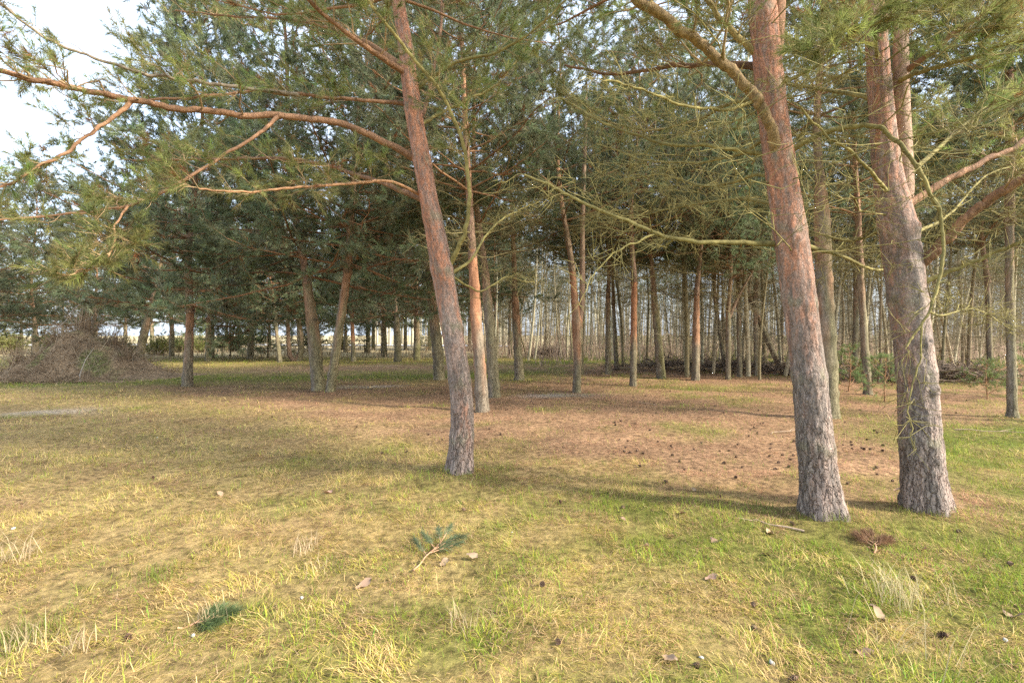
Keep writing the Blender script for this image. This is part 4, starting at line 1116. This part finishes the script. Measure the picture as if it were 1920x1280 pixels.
# fallen needles and straw bits everywhere in front
x, y = scatter(75000, 1.5, 10, lambda y: 1700 * np.minimum(1, 3.5 / y)); n = len(x)
flk = np.where(rng.random((n, 1)) < .35, np.array([[.52, .40, .22]]), np.array([[.33, .20, .105]]))
blades(ml, x, y, rng.random(n) * 2 * pi, rng.uniform(0, .35, n), rng.uniform(.05, .09, n), .0026 * np.maximum(1, y / 5), flk * rng.uniform(.5, 1.35, (n, 1)), np.zeros(n), False)
tag(mb.build('grass', M_GRASS), 'short green grass mixed with flattened straw over the clearing', 'grass', kind='stuff')
tag(ml.build('needle_litter', M_LITTER), 'brown fallen pine needles carpeting the ground under the trees', 'litter', kind='stuff')


def tuft(px_, py_, n, h, col, label, spread=.05, el=(.9, 1.5), group='dry grass tufts in the foreground', w=.0035):
    p = on_ground(px_, py_)
    m = MB()
    a = rng.random(n) * 2 * pi; e = rng.uniform(*el, n); l = h * rng.uniform(.5, 1.1, n)
    b = rng.normal(0, spread, (n, 3)) * (1, 1, 0)
    d = np.stack([np.cos(a) * np.cos(e), np.sin(a) * np.cos(e), np.sin(e)], -1); sd_ = np.stack([-np.sin(a), np.cos(a), 0 * a], -1) * w / 2
    m1 = b + d * l[:, None] * .55; d2 = d.copy(); d2[:, 2] -= .45; d2[:, :2] *= 1.5; e1 = m1 + unit(d2) * l[:, None] * .45
    V = np.stack([b - sd_, b + sd_, m1 + sd_ * .8, m1 - sd_ * .8, e1], 1).reshape(-1, 3); bb = np.arange(n)[:, None] * 5
    c = np.repeat(np.asarray(col) * rng.uniform(.65, 1.3, (n, 1)), 5, 0)
    m.add(V, bb + np.array([[0, 1, 2, 3]]), c, 0, False); m.f.append((bb + np.array([[3, 2, 4]]), 0, False))
    tag(m.build('grass_tuft', M_GRASS, None, p), label, 'grass tuft', group)


ST, GT = (.52, .42, .24), (.15, .19, .035)
tuft(570, 1032, 60, .17, ST, 'pale dry grass tuft left of the broken green twig', .06)
tuft(1688, 1135, 130, .24, ST, 'tall dry grass tuft below the thickest pine', .08)
tuft(15, 1050, 70, .26, ST, 'long pale grass tuft at the picture edge above the corner', .07, (.5, 1.3))
tuft(48, 1215, 60, .16, ST, 'pale bent grass tuft in the near corner', .05)
tuft(145, 1222, 30, .13, ST, 'small pale grass tuft second from the near corner', .03)
tuft(395, 1160, 30, .15, ST, 'pale upright grass tuft beside the dark green sprig', .04)
tuft(600, 1060, 40, .12, ST, 'short dry tuft just below the pale tuft', .06)
tuft(880, 1180, 40, .13, ST, 'thin straw tuft in the near middle', .07)
tuft(1700, 1215, 30, .32, ST, 'sparse long grass stalks at the near right', .12, (.6, 1.3))
tuft(300, 1090, 90, .10, GT, 'fresh green tuft in the dry straw on the left', .07, group='green grass tufts in the foreground')
tuft(40, 1200, 130, .12, GT, 'fresh green tuft beside the near corner', .10, group='green grass tufts in the foreground')
tuft(1560, 985, 130, .10, (.22, .25, .06), 'grass tuft hiding the foot of the stout reddish pine', .12, group='green grass tufts in the foreground')
tuft(1730, 985, 90, .09, (.22, .25, .06), 'grass tuft at the foot of the thickest pine', .14, group='green grass tufts in the foreground')
tuft(870, 900, 60, .08, (.25, .26, .07), 'short grass at the foot of the leaning middle pine', .12, group='green grass tufts in the foreground')
tuft(1430, 960, 90, .09, GT, 'green tuft left of the stout reddish pine', .12, group='green grass tufts in the foreground')

# ------------------------------------------------------------------ broken green twigs lying in the grass
for px_, py_, az, L_, col, lab in [(775, 1075, 1.25, .42, (.15, .19, .10), 'broken pine twig with bluish green needles lying in the grass'), (335, 1175, .3, .16, (.14, .18, .075), 'small dark green pine sprig lying in the straw'),
                                   (1640, 1042, 1.0, .2, (.25, .15, .08), 'brown dead pine sprig below the stout reddish pine')]:
    p = on_ground(px_, py_) + (0, 0, .006)
    t = thing('pine_twig', p, lab, 'twig', 'pine twigs fallen on the grass')
    st, m = MB(), MB()
    d = np.array((cos(az), sin(az), .12)); P = np.array([d * L_ * q + rng.normal(0, .008, 3) for q in np.linspace(0, 1, 6)])
    st.tubes(P, np.linspace(.006, .003, 6), 5, (.42, .24, .14))
    pos, dirs = [], []
    for q, sg in ((.45, 1), (.55, -1), (.7, 1), (.8, -1), (1, .1), (.9, .6), (.6, -.5)):
        a2 = az + sg * .9; e = np.array((cos(a2), sin(a2), .2)); s0 = d * L_ * q; ll = L_ * .42 * (1.2 - .5 * q)
        st.tubes(np.array([s0, s0 + e * ll * .5, s0 + e * ll]), np.array((.004, .003, .002)), 4, (.40, .24, .14))
        for u in (.3, .65, .9): pos.append(s0 + e * ll * u); dirs.append(e)
    m.needles(np.array(pos), np.array(dirs), .07, 70, .06, .003, np.array(col) * rng.uniform(.6, 1.4, (len(pos), 1)), 0)
    st.build('stem', M_TWIG, t); m.build('needles', M_NEEDLE, t)

# ------------------------------------------------------------------ cones, leaves, shells
mb = MB()
for k in range(46):
    q = (k + .5) / 46; a = k * 2.39996; r = .017 * math.sin(pi * (q * .86 + .10)) ** .8; z = -.022 + .046 * q
    o = np.array((cos(a), sin(a), 0)); s_ = np.array((-sin(a), cos(a), 0)); b = o * r * .5 + (0, 0, z)
    tip = o * (r * 1.15) + (0, 0, z + .008); w = .0065 * (1.1 - .5 * q)
    V = [b - s_ * w * .6, b + s_ * w * .6, tip + s_ * w, tip + o * .003 - (0, 0, .002), tip - s_ * w]
    mb.add(V, [(0, 1, 2, 4)], np.array((.20, .13, .085)), 0, False); mb.f.append((np.array([[mb.n - 3, mb.n - 2, mb.n - 1]]), 0, False))
mb.tubes(np.array([(0, 0, -.024), (0, 0, -.01), (0, 0, .008), (0, 0, .026)]), np.array((.004, .011, .009, .002)), 6, (.10, .06, .04))
CONE = mb.mesh('pine_cone', M_TWIG)
near_cones = [(1018, 1106, 'in the grass straight below the leaning middle pine'), (1413, 1138, 'upper of two near cones below the stout reddish pine'), (1414, 1177, 'lower of two near cones below the stout reddish pine'),
              (1712, 1093, 'beside the tall dry grass tuft'), (1306, 1252, 'near the lower edge beside a pale pebble'), (1047, 1217, 'greyish, near the lower middle of the grass'), (1769, 1200, 'below and right of the tall dry tuft'),
              (1488, 1277, 'cut by the lower edge of the picture'), (1485, 990, 'at the left foot of the stout reddish pine'), (1797, 1008, 'in the grass in front of the thickest pine'), (805, 957, 'in the straw below the leaning middle pine'), (870, 963, 'right of the cone in the straw'),
              (1350, 938, 'reddish, on the litter left of the stout pine'), (1380, 902, 'on the litter above the reddish cone'), (240, 1197, 'dark, in the straw near the green sprig'), (1168, 958, 'on the green grass right of the middle'), (1050, 945, 'small and dark in mid grass'), (1895, 1067, 'dark, at the right edge of the grass')]
far_n = 0
LABF = 'small dark pine cone dotted over the needle litter under the pines'
cones = [(on_ground(a, b), 'pine cone ' + l) for a, b, l in near_cones]
while far_n < 230:
    y = 5 + 13 * rng.random() ** 1.3; x = rng.uniform(-.75, .95) * y
    g, lit, sand, mead = zones(np.array([x]), np.array([y]))
    wgt = lit[0] * (.35 + .65 * sstep(x, -1, 2)) * (.25 + 1.2 * sstep(noise(x * .9, y * .9, 81), .35, .65))
    if rng.random() < wgt: cones.append((np.array((x, y, float(ground_h(x, y)))), LABF)); far_n += 1
for p, lab in cones:
    o = put('pine_cone', CONE, None, p + (0, 0, .016))
    o.rotation_euler = (rng.uniform(1.0, 2.1), rng.uniform(-.5, .5), rng.random() * 6.28)
    s = rng.uniform(.55, .95); o.scale = (s, s, s)
    tag(o, lab, 'pine cone', 'pine cones on the ground')


def leaf_mesh(seed):
    g = np.random.default_rng(seed); n = 9
    t = np.linspace(0, 1, n); wd = .022 * np.sin(pi * t ** .8) * (1 + .35 * np.cos(t * 22)) + .001
    cz = .012 * np.sin(t * 4 + g.random() * 5); L_ = .085
    V = np.concatenate([np.stack([t * L_, wd, cz + .014 * g.random() + .008 * np.cos(t * 9)], -1), np.stack([t * L_, 0 * t, cz], -1), np.stack([t * L_, -wd, cz + .014 * g.random()], -1)])
    f = [(a, a + 1, a + n + 1, a + n) for a in range(n - 1)] + [(a + n, a + n + 1, a + 2 * n + 1, a + 2 * n) for a in range(n - 1)]
    m = MB(); m.add(V, f, np.array((.38, .25, .165)) * g.uniform(.75, 1.2)); return m.mesh('fallen_leaf', M_LITTER)


LEAVES = [leaf_mesh(k) for k in range(5)]
for k, (a, b, s, lab) in enumerate([(1332, 1017, 1.3, 'large pale curled leaf on the grass left of the stout pine'), (1450, 1012, 1.2, 'orange-brown leaf just below the stout reddish pine'), (1283, 978, 1.0, 'pale leaf above the large curled one'), (1165, 980, .7, 'tiny pale leaf left of the large curled one'),
                                    (1305, 924, .9, 'pale leaf on the brown litter left of the stout pine'), (1655, 1040, 1.0, 'whitish leaf by the brown dead sprig'), (1738, 1042, .9, 'brown leaf in front of the thickest pine'), (1345, 1090, .9, 'pinkish leaf in the middle of the near grass'), (1428, 1045, .8, 'small cream leaf under the orange-brown leaf'),
                                    (1660, 1178, 1.1, 'brown leaf left of the sparse long stalks'), (1880, 1153, 1.1, 'pale leaf by the right edge of the grass'), (623, 930, 1.2, 'pinkish leaf in the straw left of the middle pine'), (697, 1093, 1.2, 'tan leaf between the pale tuft and the broken twig'), (895, 1055, 1.1, 'brown leaf right of the broken twig'),
                                    (825, 1065, 1.0, 'dry leaf under the broken twig'), (1605, 1232, 1.0, 'tan leaf close to the lower edge on the right'), (1212, 1030, .9, 'brown leaf lying in mid grass'), (1690, 920, .8, 'pale leaf between the feet of the big pines'), (410, 925, 1.2, 'tan leaf in the straw on the left'), (1240, 1237, .9, 'brown leaf near the lower edge')]):
    p = on_ground(a, b)
    o = put('fallen_leaf', LEAVES[k % 5], None, p + (0, 0, .014)); o.rotation_euler = (rng.normal(0, .18), rng.normal(0, .18), rng.random() * 6.28); o.scale = (s, s, s)
    tag(o, lab, 'leaf', 'fallen leaves on the grass')

m = MB()
us, vs2 = np.meshgrid(np.arange(9) * 2 * pi / 9, np.linspace(.12, pi - .12, 6)); rr = .017 * (1 + .18 * np.sin(us * 3 + vs2 * 2))
V = np.stack([rr * np.sin(vs2) * np.cos(us) * 1.25, rr * np.sin(vs2) * np.sin(us), rr * .7 * np.cos(vs2)], -1)
f_ = [(a * 9 + b, a * 9 + (b + 1) % 9, (a + 1) * 9 + (b + 1) % 9, (a + 1) * 9 + b) for a in range(5) for b in range(9)]
m.add(V, f_, (.42, .40, .36)); m.add(V[0], [tuple(range(9))], (.42, .40, .36)); m.add(V[-1], [tuple(range(9))[::-1]], (.42, .40, .36))
STONE = m.mesh('pebble', M_LITTER)
for k, (a, b, s, lab) in enumerate([(960, 999, .75, 'small white pebble in mid grass'), (566, 1121, 1.0, 'white pebble in the grass left of centre'), (25, 993, 1.4, 'white pebble by the left edge, in the straw'), (362, 1193, 1.0, 'white pebble below the dark green sprig'),
                                    (1447, 1240, 1.3, 'white pebble near the lower edge, the largest on the right'), (1315, 1234, 1.0, 'pale pebble beside the near cone at the lower edge'), (1885, 1206, 1.1, 'grey pebble near the right lower corner'), (295, 818, 1.2, 'pale pebble far out in the straw')]):
    p = on_ground(a, b)
    s *= .55
    o = put('pebble', STONE, None, p + (0, 0, .008)); o.rotation_euler = (rng.normal(0, .3), rng.normal(0, .3), rng.random() * 6.28); o.scale = (s, s, s)
    tag(o, lab, 'pebble', 'pale pebbles in the grass')

# fallen sticks on the litter
for a, b, L_, az, lab in [(1500, 1002, .5, 2.5, 'thin pale stick lying at the foot of the stout reddish pine'), (1790, 812, .9, -.35, 'dark stick lying right of the thickest pine'), (1440, 810, .7, .3, 'dark twig lying on the litter left of the stout pine'), (1290, 775, .6, .9, 'short pale stick on the litter in front of the straight brown pine'), (1230, 760, .5, 2.2, 'thin twig on the litter before the mossy bent pine')]:
    p = on_ground(a, b) + (0, 0, .015)
    d = np.array((cos(az), sin(az), .02)); m = MB()
    m.tubes(np.array([d * L_ * q + rng.normal(0, .015, 3) * (1, 1, .4) for q in np.linspace(0, 1, 6)]), np.linspace(.009, .004, 6), 5, (.34, .25, .17))
    s0 = d * L_ * .6; m.tubes(np.array([s0, s0 + (d + (.5 * -d[1], .5 * d[0], .15)) * L_ * .25]), np.array((.005, .002)), 4, (.34, .25, .17))
    tag(m.build('fallen_stick', M_TWIG, None, p), lab, 'stick')
